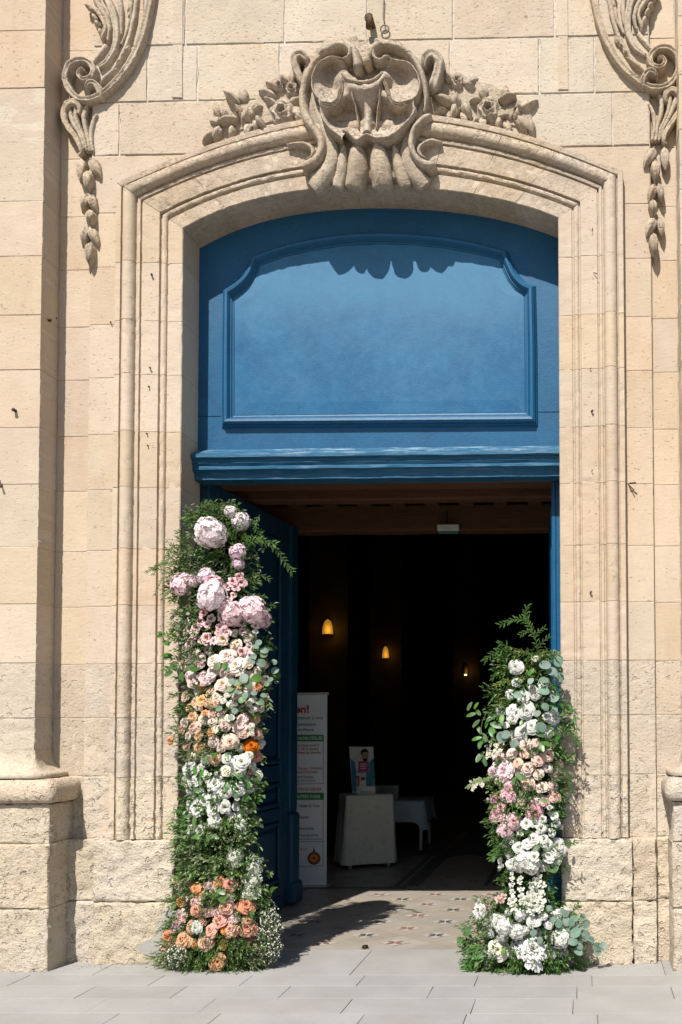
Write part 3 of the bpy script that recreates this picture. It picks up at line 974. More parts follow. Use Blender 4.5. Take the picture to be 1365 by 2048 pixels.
# flanking C-scrolls, their inner cheeks and the small return scrolls
cr('scroll', [(330, 160, 14, .10), (270, 205, 28, .12), (212, 280, 34, .12), (168, 380, 36, .115), (148, 480, 36, .11), (150, 580, 38, .112), (172, 665, 40, .118), (218, 745, 42, .122), (272, 812, 40, .122), (302, 885, 38, .12), (300, 955, 38, .12), (262, 1022, 42, .12), (205, 1062, 44, .115), (160, 1085, 36, .105), (146, 1100, 16, .08)], power=.42)
cr('scroll', [(760, 100, 14, .10), (860, 78, 32, .14), (955, 108, 36, .14), (1050, 182, 34, .13), (1112, 272, 32, .12), (1148, 380, 28, .112), (1166, 480, 24, .105), (1166, 570, 18, .09), (1150, 640, 10, .07)], power=.42)
cr('scroll', [(1205, 655, 14, .09), (1180, 672, 28, .112), (1128, 710, 34, .12), (1076, 768, 32, .122), (1048, 850, 28, .12), (1048, 940, 28, .12), (1090, 1018, 34, .12), (1155, 1062, 40, .115), (1212, 1075, 36, .105), (1238, 1060, 16, .08)], power=.42)
cr('cheek', [(215, 440, 20, .05), (262, 580, 40, .06), (318, 720, 52, .07), (376, 860, 58, .08), (390, 980, 62, .085), (350, 1090, 72, .085), (280, 1190, 78, .075), (225, 1262, 70, .05)], power=.5)
cr('cheek', [(1160, 460, 18, .05), (1130, 600, 36, .06), (1074, 720, 44, .07), (1018, 860, 50, .08), (1000, 980, 58, .085), (1040, 1090, 70, .085), (1110, 1180, 74, .075), (1165, 1245, 66, .05)], power=.5)
cr('scroll_end', [(20, 912, 14, .06), (110, 898, 22, .075), (185, 908, 24, .085), (232, 950, 24, .085), (225, 1000, 20, .08), (185, 1030, 12, .06)])
cr('scroll_end', [(1300, 890, 14, .06), (1225, 876, 22, .075), (1150, 896, 24, .085), (1112, 945, 24, .085), (1122, 992, 20, .08), (1165, 1022, 12, .06)])
# crown of volutes
cr('volute', [(282, 200, 16, .10), (305, 148, 36, .13), (368, 112, 42, .145), (440, 84, 40, .15), (508, 96, 36, .155), (545, 140, 28, .16), (532, 188, 22, .155), (480, 208, 12, .13)], power=.45)
cr('volute', [(470, 66, 18, .11), (530, 84, 38, .14), (580, 140, 42, .155), (598, 210, 44, .165), (598, 275, 42, .165), (586, 322, 20, .12)], power=.5)
cr('volute', [(850, 66, 18, .11), (778, 80, 36, .14), (722, 118, 40, .155), (692, 175, 40, .165), (682, 235, 40, .165), (694, 288, 20, .12)], power=.5)
cr('volute', [(760, 100, 14, .12), (732, 150, 22, .15), (748, 205, 24, .158), (800, 220, 24, .158), (838, 190, 26, .152), (880, 196, 14, .13)])
cr('ear_scroll', [(190, 250, 16, .06), (172, 190, 32, .09), (128, 152, 40, .105), (82, 168, 38, .105), (76, 230, 34, .1), (100, 300, 32, .09), (130, 370, 28, .08), (142, 430, 16, .05)], groove=.25, power=.45)
cr('ear_scroll', [(1150, 270, 18, .06), (1156, 185, 40, .095), (1214, 140, 44, .11), (1272, 190, 42, .11), (1268, 270, 42, .1), (1244, 350, 44, .095), (1224, 420, 40, .085), (1216, 470, 22, .05)], groove=.25, power=.45)
# flutes fanning down to the arch
for fl in ([(492, 915, 20, .06), (478, 1000, 44, .07), (466, 1100, 52, .065), (448, 1180, 54, .05), (430, 1258, 48, .03)],
           [(606, 890, 34, .085), (594, 960, 78, .105), (590, 1060, 88, .105), (580, 1160, 90, .085), (566, 1255, 82, .055)],
           [(764, 890, 34, .085), (772, 960, 78, .105), (780, 1060, 90, .105), (792, 1160, 92, .085), (806, 1250, 84, .055)],
           [(905, 915, 20, .06), (922, 1000, 46, .07), (948, 1100, 56, .065), (976, 1180, 58, .05), (1000, 1250, 50, .03)]):
    cr('flute', fl, y0=-.025, power=.75)

# ---- flower garlands beside the cartouche
def garland(mir_name, rose, pods, extra):
    base = prism_y('carved_garland', mir_name, .05, .022, facade, CARVED_L, wear=.004)
    carved_rose(Z1, *rose, .10, base, CARVED_L)
    rnd = random.Random(len(pods))
    for x, y, L, wd, a in pods:
        pod('carved_leaf', Z1, x, y, L * 1.22, wd * 1.32, a, rnd.uniform(.055, .10), base, CARVED_L, ridges=rnd.choice((1, 2, 2)), cup=rnd.choice((0, 0, .35)), tilt=rnd.uniform(-.01, .03))
    for x, y, r_ in extra:
        carved_rose(Z1, x, y, r_, .075, base, CARVED_L)
garland([(62, 455), (95, 400), (100, 340), (150, 300), (250, 320), (290, 250), (360, 210), (420, 230), (425, 370), (330, 392), (220, 420), (120, 450)],
        (345, 335, 54),
        [(68, 440, 60, 30, 235), (100, 425, 60, 32, 250), (140, 374, 75, 36, 190), (98, 330, 60, 30, 110), (92, 372, 46, 24, 170), (152, 284, 66, 34, 140), (196, 268, 62, 34, 95), (214, 345, 55, 28, 80), (200, 365, 60, 30, 260), (235, 330, 52, 28, 60), (248, 322, 40, 24, 30), (265, 385, 58, 30, 300), (215, 408, 50, 28, 260), (155, 425, 56, 30, 265), (180, 330, 50, 28, 120), (290, 272, 64, 34, 160), (308, 240, 55, 30, 150), (385, 212, 60, 30, 80), (402, 300, 56, 32, 20), (408, 340, 54, 32, -20), (412, 365, 40, 26, -60), (300, 300, 46, 26, 150), (250, 400, 45, 26, 280), (125, 345, 45, 24, 120), (350, 215, 40, 26, 110)],
        [(338, 240, 24), (382, 252, 32), (180, 350, 16)])
garland([(935, 330), (950, 230), (1010, 200), (1090, 240), (1150, 250), (1230, 300), (1300, 330), (1300, 425), (1230, 410), (1130, 390), (1040, 375), (965, 372)],
        (1130, 325, 52),
        [(965, 298, 76, 42, 160), (1005, 338, 66, 36, 250), (1048, 335, 66, 36, 290), (980, 360, 50, 30, 220), (1040, 365, 52, 28, 280), (1012, 296, 50, 28, 90), (1062, 215, 56, 30, 20), (975, 205, 48, 28, 130), (1060, 240, 46, 24, -20), (1112, 255, 56, 34, 95), (1195, 262, 52, 34, 80), (1203, 290, 60, 34, 10), (1215, 340, 60, 34, 60), (1240, 350, 48, 26, 80), (1282, 318, 72, 36, 25), (1258, 385, 70, 32, 300), (1296, 405, 70, 30, 282), (1205, 400, 56, 32, 290), (1172, 385, 56, 32, 260), (1110, 385, 48, 28, 270), (1085, 380, 40, 26, 240), (1245, 320, 40, 26, 100), (1085, 300, 44, 26, 180), (1185, 350, 46, 24, 0), (950, 340, 46, 26, 200)],
        [(1012, 222, 30), (1235, 335, 18)])

# ---- side consoles: C-scroll with acanthus, comma leaf and bellflower drop
HS[0] = .62
for mir in (False, True):
    con = ribbon('scroll_console', Z2, [(990, -220, 22, .10), (985, -80, 24, .11), (958, 60, 25, .115), (928, 190, 26, .12), (885, 310, 27, .12), (820, 430, 27, .12), (745, 525, 25, .115), (660, 600, 24, .11), (580, 636, 24, .11), (500, 630, 25, .11), (445, 575, 24, .11), (418, 500, 23, .115), (440, 420, 23, .12), (500, 380, 22, .125), (565, 392, 22, .13), (600, 440, 21, .135), (585, 495, 20, .14), (535, 510, 18, .14), (505, 478, 15, .14), (525, 445, 12, .14), (548, 452, 8, .14)], facade, CARVED_L, mirror=mir, groove=.35)
    def rb(name, pts, **kw): return ribbon(name, Z2, pts, con, CARVED_L, mirror=mir, **kw)
    rb('scroll_band', [(900, -200, 16, .05), (890, -40, 16, .055), (868, 110, 16, .06), (835, 250, 16, .06), (790, 360, 15, .06), (730, 450, 14, .06), (660, 530, 10, .05)])
    rb('acanthus_rib', [(640, -120, 24, .08), (690, -20, 26, .09), (735, 90, 26, .095), (752, 200, 25, .095), (740, 300, 23, .09), (700, 380, 20, .085), (640, 430, 13, .07)], groove=.3)
    rb('acanthus_rib', [(600, -60, 20, .07), (640, 30, 22, .08), (690, 110, 20, .085), (712, 190, 16, .08), (700, 270, 12, .06)])
    rb('acanthus_rib', [(560, 20, 16, .05), (610, 50, 20, .08), (660, 110, 19, .085), (685, 175, 14, .08), (668, 240, 14, .07), (672, 280, 7, .04)])
    rb('acanthus_rib', [(690, 290, 18, .05), (660, 330, 18, .055), (628, 372, 15, .05), (606, 400, 8, .04)])
    rb('acanthus_rib', [(850, -60, 18, .06), (848, 40, 20, .075), (838, 140, 17, .07), (815, 230, 12, .06), (790, 290, 8, .04)])
    rb('acanthus_rib', [(765, -60, 18, .05), (785, 60, 18, .055), (790, 150, 15, .055), (785, 230, 10, .04)])
    for a in ((820, 320, 90, 46, 60), (800, 350, 76, 40, 50), (770, 395, 70, 38, 48)):
        pod('acanthus_leaf', Z2, *a, .052, con, CARVED_L, mirror=mir, ridges=2)
    pod('acanthus_leaf', Z2, 705, 480, 180, 56, 42, .055, con, CARVED_L, mirror=mir, ridges=1)
    for a in ((612, 110, 70, 46, -60), (630, 150, 70, 46, -65), (650, 205, 80, 46, -75), (600, 60, 60, 40, -30), (840, 60, 60, 40, 60), (842, 100, 60, 36, 70)):
        pod('acanthus_leaf', Z2, *a, .06, con, CARVED_L, mirror=mir, ridges=1)
    rb('leaf_curl', [(562, 580, 10, .10), (566, 545, 18, .135), (600, 530, 22, .15), (630, 558, 24, .15), (645, 600, 22, .13), (645, 645, 16, .09)], groove=.3)
    # comma leaf under the scroll
    com = ribbon('comma_leaf', Z2, [(508, 740, 14, .06), (512, 690, 22, .085), (480, 655, 25, .10), (438, 668, 24, .10), (412, 715, 22, .095), (415, 775, 22, .09), (445, 830, 21, .085), (485, 885, 20, .08), (515, 940, 18, .075), (525, 985, 16, .06), (510, 1005, 8, .03)], facade, CARVED_L, mirror=mir, groove=.2)
    def rc(name, pts, **kw): return ribbon(name, Z2, pts, com, CARVED_L, mirror=mir, **kw)
    rc('leaf_rib', [(450, 700, 16, .05), (462, 760, 18, .055), (492, 830, 15, .05), (530, 900, 12, .045), (548, 970, 10, .03)])
    rc('leaf_rib', [(490, 690, 16, .05), (492, 760, 16, .05), (515, 830, 13, .045), (548, 900, 11, .04), (565, 985, 10, .03)])
    rc('leaf_rib', [(575, 660, 12, .025), (545, 730, 16, .04), (548, 810, 15, .045), (570, 890, 13, .04), (585, 985, 11, .03)])
    rc('leaf_rib', [(630, 740, 8, .03), (600, 800, 13, .04), (590, 880, 13, .04), (605, 985, 10, .03)])
    # three bellflowers
    drop = None
    for (lx, ly, la, lL, lw), (rx_, ry, ra, rL, rw), (px_, py_, pL, pw) in (
            ((512, 1092, 268, 170, 72), (610, 1078, -62, 160, 88), (560, 1165, 150, 74)),
            ((538, 1308, 258, 140, 62), (594, 1308, -72, 140, 70), (576, 1402, 110, 72)),
            ((535, 1530, 264, 150, 58), (600, 1525, -66, 150, 76), (570, 1640, 160, 72))):
        if drop is None:
            drop = pod('bellflower_drop', Z2, lx, ly, lL, lw, la, .06, facade, CARVED_L, mirror=mir, ridges=2, cup=.25)
        else:
            pod('bellflower', Z2, lx, ly, lL, lw, la, .06, drop, CARVED_L, mirror=mir, ridges=2)
        pod('bellflower', Z2, rx_, ry, rL, rw, ra, .065, drop, CARVED_L, mirror=mir, ridges=2)
        pod('bellflower_bud', Z2, px_, py_, pL, pw, -92, .08, drop, CARVED_L, y0=YS - .01, mirror=mir, ridges=3)
    pod('bellflower_bud', Z2, 578, 1735, 70, 18, -92, .035, drop, CARVED_L, mirror=mir, ridges=0)

# ================================================================== BLUE DOOR
door = thing('church_door', 'blue painted church door with arched panel over two opened leaves', 'door', (-1.4, YD, GZ))
mb = MB()
rr = []
for q in range(33):
    x = XL - .02 + (XR - XL + .04) * q / 32
    rr.append([(x, YD, 3.46), (x, YD, zin(min(max(x, XL), XR)) + .05)])
rows_ = []
for q in range(33):
    x = XL - .02 + (XR - XL + .04) * q / 32
    zt = zin(min(max(x, XL), XR)) + .05
    rows_.append([(x, YD + .05, 3.40)] + [(x, YD, 3.40 + (zt - 3.40) * t) for t in np.linspace(0, 1, 9)] + [(x, YD + .05, zt)])
mb.grid(rows_, closed_v=True, flip=True)
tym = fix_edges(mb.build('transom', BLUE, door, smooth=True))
PO = [(443, 853), (443.5, 700), (445, 579), (462, 569), (480, 555), (493, 535), (502, 512), (560, 491), (620, 477), (690, 466), (760, 463), (830, 466), (900, 474), (960, 486), (1016, 501), (1024, 523), (1036, 546), (1052, 562), (1071, 570), (1074, 700), (1075, 849)]
PI = [(469, 830), (469, 700), (469, 597), (486, 585), (503, 568), (514, 550), (521, 531), (570, 513), (625, 501), (690, 491), (760, 488), (830, 490), (895, 497), (950, 507), (998, 519), (1006, 541), (1016, 562), (1030, 580), (1048, 592), (1049.5, 700), (1050, 824)]
BPROF = [(-.12, .012), (-.05, -.002), (0, -.012), (.10, -.020), (.16, -.040), (.34, -.055), (.52, -.052), (.66, -.036), (.72, -.022), (.80, -.022), (.84, -.010), (.94, -.008), (1.0, -.002), (1.05, .006)]
oo = [P(*p, YD - .03) for p in PO]; ii = [P(*p, YD - .01) for p in PI]
for seg in ((0, 2), (2, 6), (6, 14), (14, 18), (18, 20), (20, 0)):
    a, b_ = seg
    idx = list(range(a, b_ + 1)) if b_ > a else [20, 0]
    rr = []
    os_, is_ = [oo[k] for k in idx], [ii[k] for k in idx]
    if len(idx) > 3:
        os_ = [Vector(v) for v in catmull(os_, 4)]; is_ = [Vector(v) for v in catmull(is_, 4)]
    for o, i_ in zip(os_, is_):
        rr.append([(o.x + (i_.x - o.x) * s, YD + y, o.z + (i_.z - o.z) * s) for s, y in BPROF])
    mb = MB(); mb.grid(rr, flip=True)
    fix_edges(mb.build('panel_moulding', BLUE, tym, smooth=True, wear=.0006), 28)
mb = MB()                                     # raised field inside the moulding
cc = sum(ii, Vector()) / len(ii)
ic = [Vector(v) for v in ii]
rr = [[Vector((p.x, YD - .005, p.z)) for p in ic], [Vector((cc.x + (p.x - cc.x) * .9, YD - .008, cc.z + (p.z - cc.z) * .9)) for p in ic]]
b = mb.grid(rr, closed_v=True)
mb.face([b + len(ic) + k for k in range(len(ic))])
mb.build('panel', PALE_PANEL, tym, fix=True)
for xa, xb, py in ((398, 442, 833), (1077, 1119, 824)):     # board joints beside the panel
    a = P(xa, py, YD); b_ = P(xb, py, YD)
    mb = MB(); mb.box(((a.x + b_.x) / 2, YD - .0005, a.z), (b_.x - a.x, .003, .005))
    mb.build('board_joint', simple('dark_joint_paint', (.008, .03, .07), .8, .1), tym)
# weathered ledge below
LEDGE = [(YD + .02, 3.495), (YD - .002, 3.493), (YD - .05, 3.470), (YD - .115, 3.435), (YD - .128, 3.43), (YD - .13, 3.405), (YD - .118, 3.398), (YD - .105, 3.394), (YD - .100, 3.380), (YD - .106, 3.372), (YD - .092, 3.352), (YD - .098, 3.345), (YD - .098, 3.330), (YD - .075, 3.322), (YD - .06, 3.305), (YD - .055, 3.285), (YD - .055, 3.268), (YD + .08, 3.265)]
mb = MB()
xs = np.linspace(XL + .002, XR - .002, 70)
rr = []
for x in xs:
    rr.append([(x, y + .003 * noise.noise(Vector((x * 6, y * 40, z * 40))) + .002 * noise.noise(Vector((x * 40, y * 60, z * 60))), z + .004 * noise.noise(Vector((x * 5, 3, z * 30)))) for y, z in LEDGE])
b = mb.grid(rr)
for r_ in (0, len(rr) - 1):
    mb.face([b + r_ * len(LEDGE) + k for k in range(len(LEDGE))])
ledge = fix_edges(mb.build('ledge', PEEL, door, smooth=True), 30)
# open leaves
def leaf(hx, hy, ex, ey, zb, zt, side):
    h = Vector((hx, hy, 0)); e = Vector((ex, ey, 0))
    L = (e - h).length
    ax = (e - h).normalized()
    nrm = Vector((ax.y, -ax.x, 0)) * side    # face turned to the passage
    Mx = Matrix(((ax.x, nrm.x, 0, hx), (ax.y, nrm.y, 0, hy), (0, 0, 1, 0), (0, 0, 0, 1)))
    mb = MB(); mb.box((L / 2, -.035, (zb + zt) / 2), (L, .05, zt - zb), Mx, bev=.004)
    lf = mb.build('door_leaf', SHADED_LEAF_BLUE, door, fix=True)
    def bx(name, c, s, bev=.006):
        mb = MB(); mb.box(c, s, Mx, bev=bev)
        return mb.build(name, SHADED_LEAF_BLUE, lf, fix=True)
    rails = [(zb + .22, .44), (zb + .86, .12), (zb + 1.22, .14), (zt - .09, .18)]
    zr_ = [zb, zb + .40, zb + .78, zb + 1.16, zt - .18, zt]
    bx('stile', (.07, .006, (zb + zt) / 2), (.14, .032, zt - zb))
    bx('stile', (L - .26, .006, (zb + zt) / 2), (.16, .032, zt - zb))
    bx('astragal', (L - .085, .006, zb + .78 + (zt - zb - .78) / 2), (.17, .08, zt - zb - .78), .012)
    bx('astragal_base', (L - .085, .018, zb + .47), (.185, .10, .62), .02)
    bx('astragal_base', (L - .085, .03, zb + .10), (.20, .13, .19), .02)
    x0, x1 = .14, L - .34
    for z, hh in ((zb + .10, .20), (zb + .79, .10), (zb + 1.13, .13), (zt - .08, .16)):
        bx('rail', ((x0 + x1) / 2, .006, z), (x1 - x0, .030, hh))
    bx('plinth_board', ((x0 + x1) / 2, .022, zb + .06), (x1 - x0, .05, .11), .01)
    for z0, z1 in ((zb + .22, zb + .73), (zb + .85, zb + 1.055), (zb + 1.21, zt - .17)):
        w_ = x1 - x0
        bx('moulding', (x0 + w_ / 2, .014, z0 + .02), (w_, .03, .035), .01)
        bx('moulding', (x0 + w_ / 2, .014, z1 - .02), (w_, .03, .035), .01)
        bx('moulding', (x0 + .02, .014, (z0 + z1) / 2), (.035, .03, z1 - z0 - .075), .01)
        bx('moulding', (x1 - .02, .014, (z0 + z1) / 2), (.035, .03, z1 - z0 - .075), .01)
        bx('panel', (x0 + w_ / 2, .002, (z0 + z1) / 2), (w_ - .14, .022, z1 - z0 - .14), .01)
    return lf
leaf(-2.640, .40, -2.525, 2.13, GZ + .012, 3.30, 1)
rl = leaf(-.185, .42, -.235, 2.13, GZ + .012, 3.30, -1)
LIT_LEAF_BLUE = BLUE  # the sunlit leaf swaps the shaded blue for the brighter one
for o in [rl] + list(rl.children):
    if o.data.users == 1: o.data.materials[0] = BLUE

# ================================================================== PORCH CEILING AND NAVE
mb = MB()
mb.box((-1.6, 1.45, 3.60), (6, 2.0, .10))
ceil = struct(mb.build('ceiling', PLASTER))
def beam(x0, x1, y, z0, z1, d, name='ceiling_beam'):
    mb = MB(); rr = []
    for x in np.linspace(x0, x1, 22):
        w1, w2 = .008 * noise.noise(Vector((x * 2, y, 0))), .008 * noise.noise(Vector((x * 2, y, 5)))
        rr.append([(x, y - d / 2 + w1, z0 + .015 + w2), (x, y - d / 2 + .015 + w1, z0 + w2), (x, y + d / 2 - .015, z0 + w2), (x, y + d / 2, z0 + .015), (x, y + d / 2, z1), (x, y - d / 2 + w1, z1)])
    mb.grid(rr, closed_v=True)
    return fix_edges(mb.build(name, WOOD, ceil, smooth=True), 30)
beam(-3.6, .6, .62, 3.30, 3.55, .22)
beam(-3.6, .6, 1.26, 3.33, 3.48, .16)
beam(-3.6, .6, 2.30, 3.28, 3.50, .20)
for k in range(13):
    x = -3.4 + k * .30
    mb = MB(); mb.box((x, 1.5, 3.515), (.12, 1.7, .07), bev=.006)
    mb.build('joist', WOOD, ceil)
mb = MB()
def wall(name, c, s, mat):
    mb = MB(); mb.box(c, s)
    return struct(mb.build(name, mat))
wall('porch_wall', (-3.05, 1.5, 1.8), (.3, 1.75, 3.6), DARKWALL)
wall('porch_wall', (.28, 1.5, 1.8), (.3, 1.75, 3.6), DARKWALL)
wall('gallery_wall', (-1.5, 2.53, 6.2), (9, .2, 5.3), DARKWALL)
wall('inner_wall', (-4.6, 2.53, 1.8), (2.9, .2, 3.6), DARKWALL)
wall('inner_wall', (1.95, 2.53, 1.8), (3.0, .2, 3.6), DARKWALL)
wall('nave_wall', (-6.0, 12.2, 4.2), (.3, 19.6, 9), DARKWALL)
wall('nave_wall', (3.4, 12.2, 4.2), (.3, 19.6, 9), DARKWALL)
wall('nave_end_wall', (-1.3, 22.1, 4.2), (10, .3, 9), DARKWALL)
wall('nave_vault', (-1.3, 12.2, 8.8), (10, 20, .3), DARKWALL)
# plaster piers of the nave with their wall lamps
lampmat = NT('warm_lamp_glass', .5, .3)
lampmat.b.inputs['Emission Color'].default_value = (1, .48, .05, 1)
lampmat.b.inputs['Emission Strength'].default_value = .22
LAMP = lampmat.done((.55, .30, .06))
bulb = NT('lit_bulb', .5, .3)
bulb.b.inputs['Emission Color'].default_value = (1, .75, .30, 1)
bulb.b.inputs['Emission Strength'].default_value = 2
BULB = bulb.done((.8, .6, .3))
BRASS = simple('dark_brass', (.10, .07, .03), .5, .5, 30, .2)
def sconce(px, py, Y, label, full, r=.075):
    p = P(px, py, Y)
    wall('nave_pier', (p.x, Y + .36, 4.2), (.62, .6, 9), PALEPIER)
    t = thing('wall_lamp', label, 'lamp', (p.x, Y, p.z - .1), 'lit lamps on the nave piers')
    mb = MB(); rr = []
    for i in range(9):
        v = i / 8
        z = p.z - .12 + .24 * v
        rad = r * math.sqrt(max(.0004, 1 - v ** 2.2))
        if full < 1: rad *= .75
        rr.append([(p.x + rad * math.cos(a), Y + .055 - (rad * 1.1) * math.sin(a) - .02, z) for a in np.linspace(0, math.pi, 11)])
    mb.grid(rr, flip=True)
    mb.build('lamp_shade', LAMP if full >= .5 else BRASS, t, smooth=True)
    mb = MB(); mb.box((p.x, Y + .05, p.z - .02), (.06, .03, .2), bev=.005)
    mb.build('wall_plate', BRASS, t)
    if full < .5:
      mb = MB(); mb.lathe([(.001, -.022), (.030, -.010), (.034, 0), (.030, .012), (.001, .02)], (p.x, Y - .035, p.z - (.135 if full < .5 else .1)), 12)
      mb.build('bulb', BULB, t, smooth=True)
    l = bpy.data.lights.new('lamp_light', 'POINT')
    l.energy = .22 * full + .25; l.color = (1, .55, .12); l.shadow_soft_size = .04
    lo = bpy.data.objects.new('lamp_light', l); COL.objects.link(lo)
    lo.parent = t; lo.location = Vector((p.x + .05, Y - .12, p.z - .05)) - WLOC[t.name]
sconce(655, 1253, 9.0, 'highest lit amber wall lamp, nearest the open left door leaf', 1.0, .085)
sconce(771, 1304, 13.0, 'small lit amber wall lamp, middle one of the three in the dark nave', .6, .09)
sconce(932, 1338, 16.0, 'lowest wall lamp with bright bulb below, nearest the right flowers', .3, .09)

# hanging exit sign
p = P(897, 1058, 2.12)
ex = thing('exit_sign', 'small pale exit light box hanging from a ceiling beam', 'sign', (p.x, 2.12, p.z - .05))
mb = MB(); mb.box((p.x, 2.12, p.z + .01), (.19, .05, .055), bev=.006)
mb.build('housing', simple('off_white_plastic', (.62, .63, .57), .5, .4), ex)
mb = MB(); mb.box((p.x, 2.12, p.z - .030), (.17, .012, .022), bev=.002)
mb.build('sign_plate', simple('green_exit_plate', (.06, .20, .12), .4, .4), ex)
mb = MB(); mb.tube([(p.x - .01, 2.12, p.z + .04), (p.x - .015, 2.125, p.z + .1), (p.x - .012, 2.16, p.z + .17)], .006, 6)
mb.build('cable', simple('black_cable', (.01, .01, .01), .6, .3), ex)

# door stop on the threshold
p = G(731, 1897)
ds = thing('door_stop', 'tiny black door stop on the threshold between tiles and paving', 'door stop', (p.x, p.y, GZ))
mb = MB(); mb.lathe([(.001, 0), (.022, 0), (.022, .012), (.018, .022), (.001, .023)], (p.x, p.y, GZ), 12)
mb.build('stop_knob', simple('black_rubber', (.008, .007, .006), .6, .3), ds, smooth=True)
mb = MB(); mb.lathe([(.03, 0), (.03, .003), (.001, .0035)], (p.x, p.y, GZ + .0005), 12)
mb.build('stop_plate', simple('dull_brass', (.2, .13, .05), .5, .5), ds)

# ================================================================== THINGS INSIDE THE CHURCH
def lettering(text, px0, px1, py, size_px, Y, mat, parent, bold=0., shear=0., z=6, name='lettering', fit=True):
    cu = bpy.data.curves.new('lettering', 'FONT')
    cu.body = text; cu.size = 1; cu.offset = bold; cu.shear = shear; cu.resolution_u = 3
    o = bpy.data.objects.new('lettering', cu); COL.objects.link(o)
    dg = bpy.context.evaluated_depsgraph_get()
    me = bpy.data.meshes.new_from_object(o.evaluated_get(dg))
    bpy.data.objects.remove(o)
    n_ = len(me.vertices)
    v = np.zeros(n_ * 3); me.vertices.foreach_get('co', v); v = v.reshape(-1, 3)
    a, b_ = P(px0, py, Y), P(px1, py, Y)
    sx = (b_.x - a.x) / (v[:, 0].max() - v[:, 0].min())
    s = size_px * (Y + CAM_D) / F / .73
    out = np.zeros_like(v)
    out[:, 0] = (v[:, 0] - v[:, 0].min()) * sx
    out[:, 2] = (v[:, 1] - .36) * s
    me.vertices.foreach_set('co', out.ravel())
    me.materials.clear(); me.materials.append(mat)
    me.update()
    return link(name, me, parent, a)
def flat(name, pts, Y, mat, parent, th=.001):
    mb = MB()
    pp = [P(a, b_, Y) for a, b_ in pts]
    b = mb.verts(pp + [p + Vector((0, th, 0)) for p in pp])
    n_ = len(pp)
    mb.face(range(b, b + n_)); mb.face(list(range(b + n_, b + 2 * n_))[::-1])
    for k in range(n_):
        mb.face([b + k, b + (k + 1) % n_, b + n_ + (k + 1) % n_, b + n_ + k])
    return mb.build(name, mat, parent, fix=True)
def z6(x, y): return (560 + x / 4.0147, 1360 + y / 4.0147)
YB = 2.98
bp = P(640, 1778, YB)
ban = thing('roll_up_banner', 'white roll-up banner with green bands and red lettering, behind the blue door leaf', 'banner', (-2.85, YB, GZ))
BAN = simple('white_banner_vinyl', (.66, .67, .65), .6, .3, 4, .03)
SILVER = simple('brushed_aluminium', (.42, .41, .38), .4, .5, 60, .1)
T_RED = simple('red_print', (.42, .03, .025), .6, .2)
T_GRN = simple('green_print', (.03, .20, .05), .6, .2)
T_DGR = simple('dark_green_print', (.03, .09, .055), .6, .2)
T_BLK = simple('black_print', (.025, .03, .03), .6, .2)
T_WHT = simple('white_print', (.68, .70, .66), .6, .2)
T_ORG = simple('orange_print', (.55, .16, .03), .6, .2)
T_YEL = simple('yellow_print', (.65, .36, .04), .6, .2)
T_BLU = simple('blue_print', (.04, .14, .30), .6, .2)
tl, br = P(560, 1388, YB), P(653, 1766, YB)
xr = P(654, 1580, YB).x
zt, zb = P(654, 1389, YB).z, P(653, 1770, YB).z
mb = MB(); mb.box(((xr - .85 + xr) / 2, YB + .004, (zt + zb) / 2), (.85, .004, zt - zb))
panel = mb.build('banner_sheet', BAN, ban)
mb = MB(); mb.box((xr - .42, YB, zt + .008), (.87, .022, .026), bev=.004); mb.build('top_rail', SILVER, ban)
mb = MB(); mb.box((xr - .42, YB + .01, (zb + GZ) / 2 + .004), (.88, .16, zb - GZ - .004), bev=.012); mb.build('base_cassette', SILVER, ban)
mb = MB(); mb.tube([(xr - .42, YB + .03, GZ + .05), (xr - .42, YB + .02, zt)], .012, 8); mb.build('support_pole', SILVER, ban)
YT = YB - .002
for x0, x1, y0, y1 in ((60, 354, 441, 493), (60, 354, 905, 962)):
    flat('green_band', [z6(x0, y0), z6(x1, y0), z6(x1, y1), z6(x0, y1)], YT, T_GRN, panel)
def line(pts):
    (a, b_), (c, d) = pts
    w_ = 1.6
    if abs(a - c) > abs(b_ - d): q = [(a, b_ - w_), (c, d - w_), (c, d + w_), (a, b_ + w_)]
    else: q = [(a - w_, b_), (a + w_, b_), (c + w_, d), (c - w_, d)]
    flat('ruled_line', [z6(*k) for k in q], YT, T_DGR, panel)
for pts in (((350, 493), (350, 832)), ((90, 836), (350, 832)), ((348, 962), (348, 1296)), ((90, 1300), (348, 1297)), ((348, 1299), (348, 1490)), ((90, 1504), (348, 1490))):
    line(pts)
def bt(text, x0, x1, y, cap, mat, **kw):
    a = z6(x0, y); b_ = z6(x1, y)
    lettering(text, a[0], b_[0], a[1], cap / 4.0147, YT - .002, mat, panel, **kw)
bt('en!', 122, 235, 232, 62, T_RED, bold=.03)
bt('continuer à vivre', 122, 346, 303, 26, T_DGR, bold=.008)
bt('ne participent', 108, 290, 355, 26, T_DGR, bold=.008)
bt('se en France', 112, 273, 398, 26, T_DGR, bold=.008)
bt('TENONS L’EGLISE', 112, 341, 467, 27, T_WHT, bold=.014)
bt('uction fiscale de 66 %', 112, 316, 524, 19, T_RED, bold=.012)
bt('ment 100 % sécurisé', 112, 312, 553, 19, T_RED, bold=.012)
bt('dentialité des données', 112, 330, 583, 19, T_RED, bold=.012)
bt('z – Donnez - Choisissez', 112, 343, 708, 20, T_RED, bold=.006)
bt('aroisse de Fontvieille', 112, 304, 738, 20, T_RED, bold=.006)
bt('Même modeste', 124, 269, 777, 19, T_DGR, bold=.004)
bt('haque don compte', 112, 286, 805, 19, T_DGR, bold=.004)
bt('DON AU DENIER', 130, 335, 877, 27, T_RED, bold=.004, shear=.1)
bt('S AUTRES DONS', 108, 323, 935, 28, T_WHT, bold=.014)
bt('Objets du Culte', 156, 320, 1009, 22, T_BLK, bold=.008)
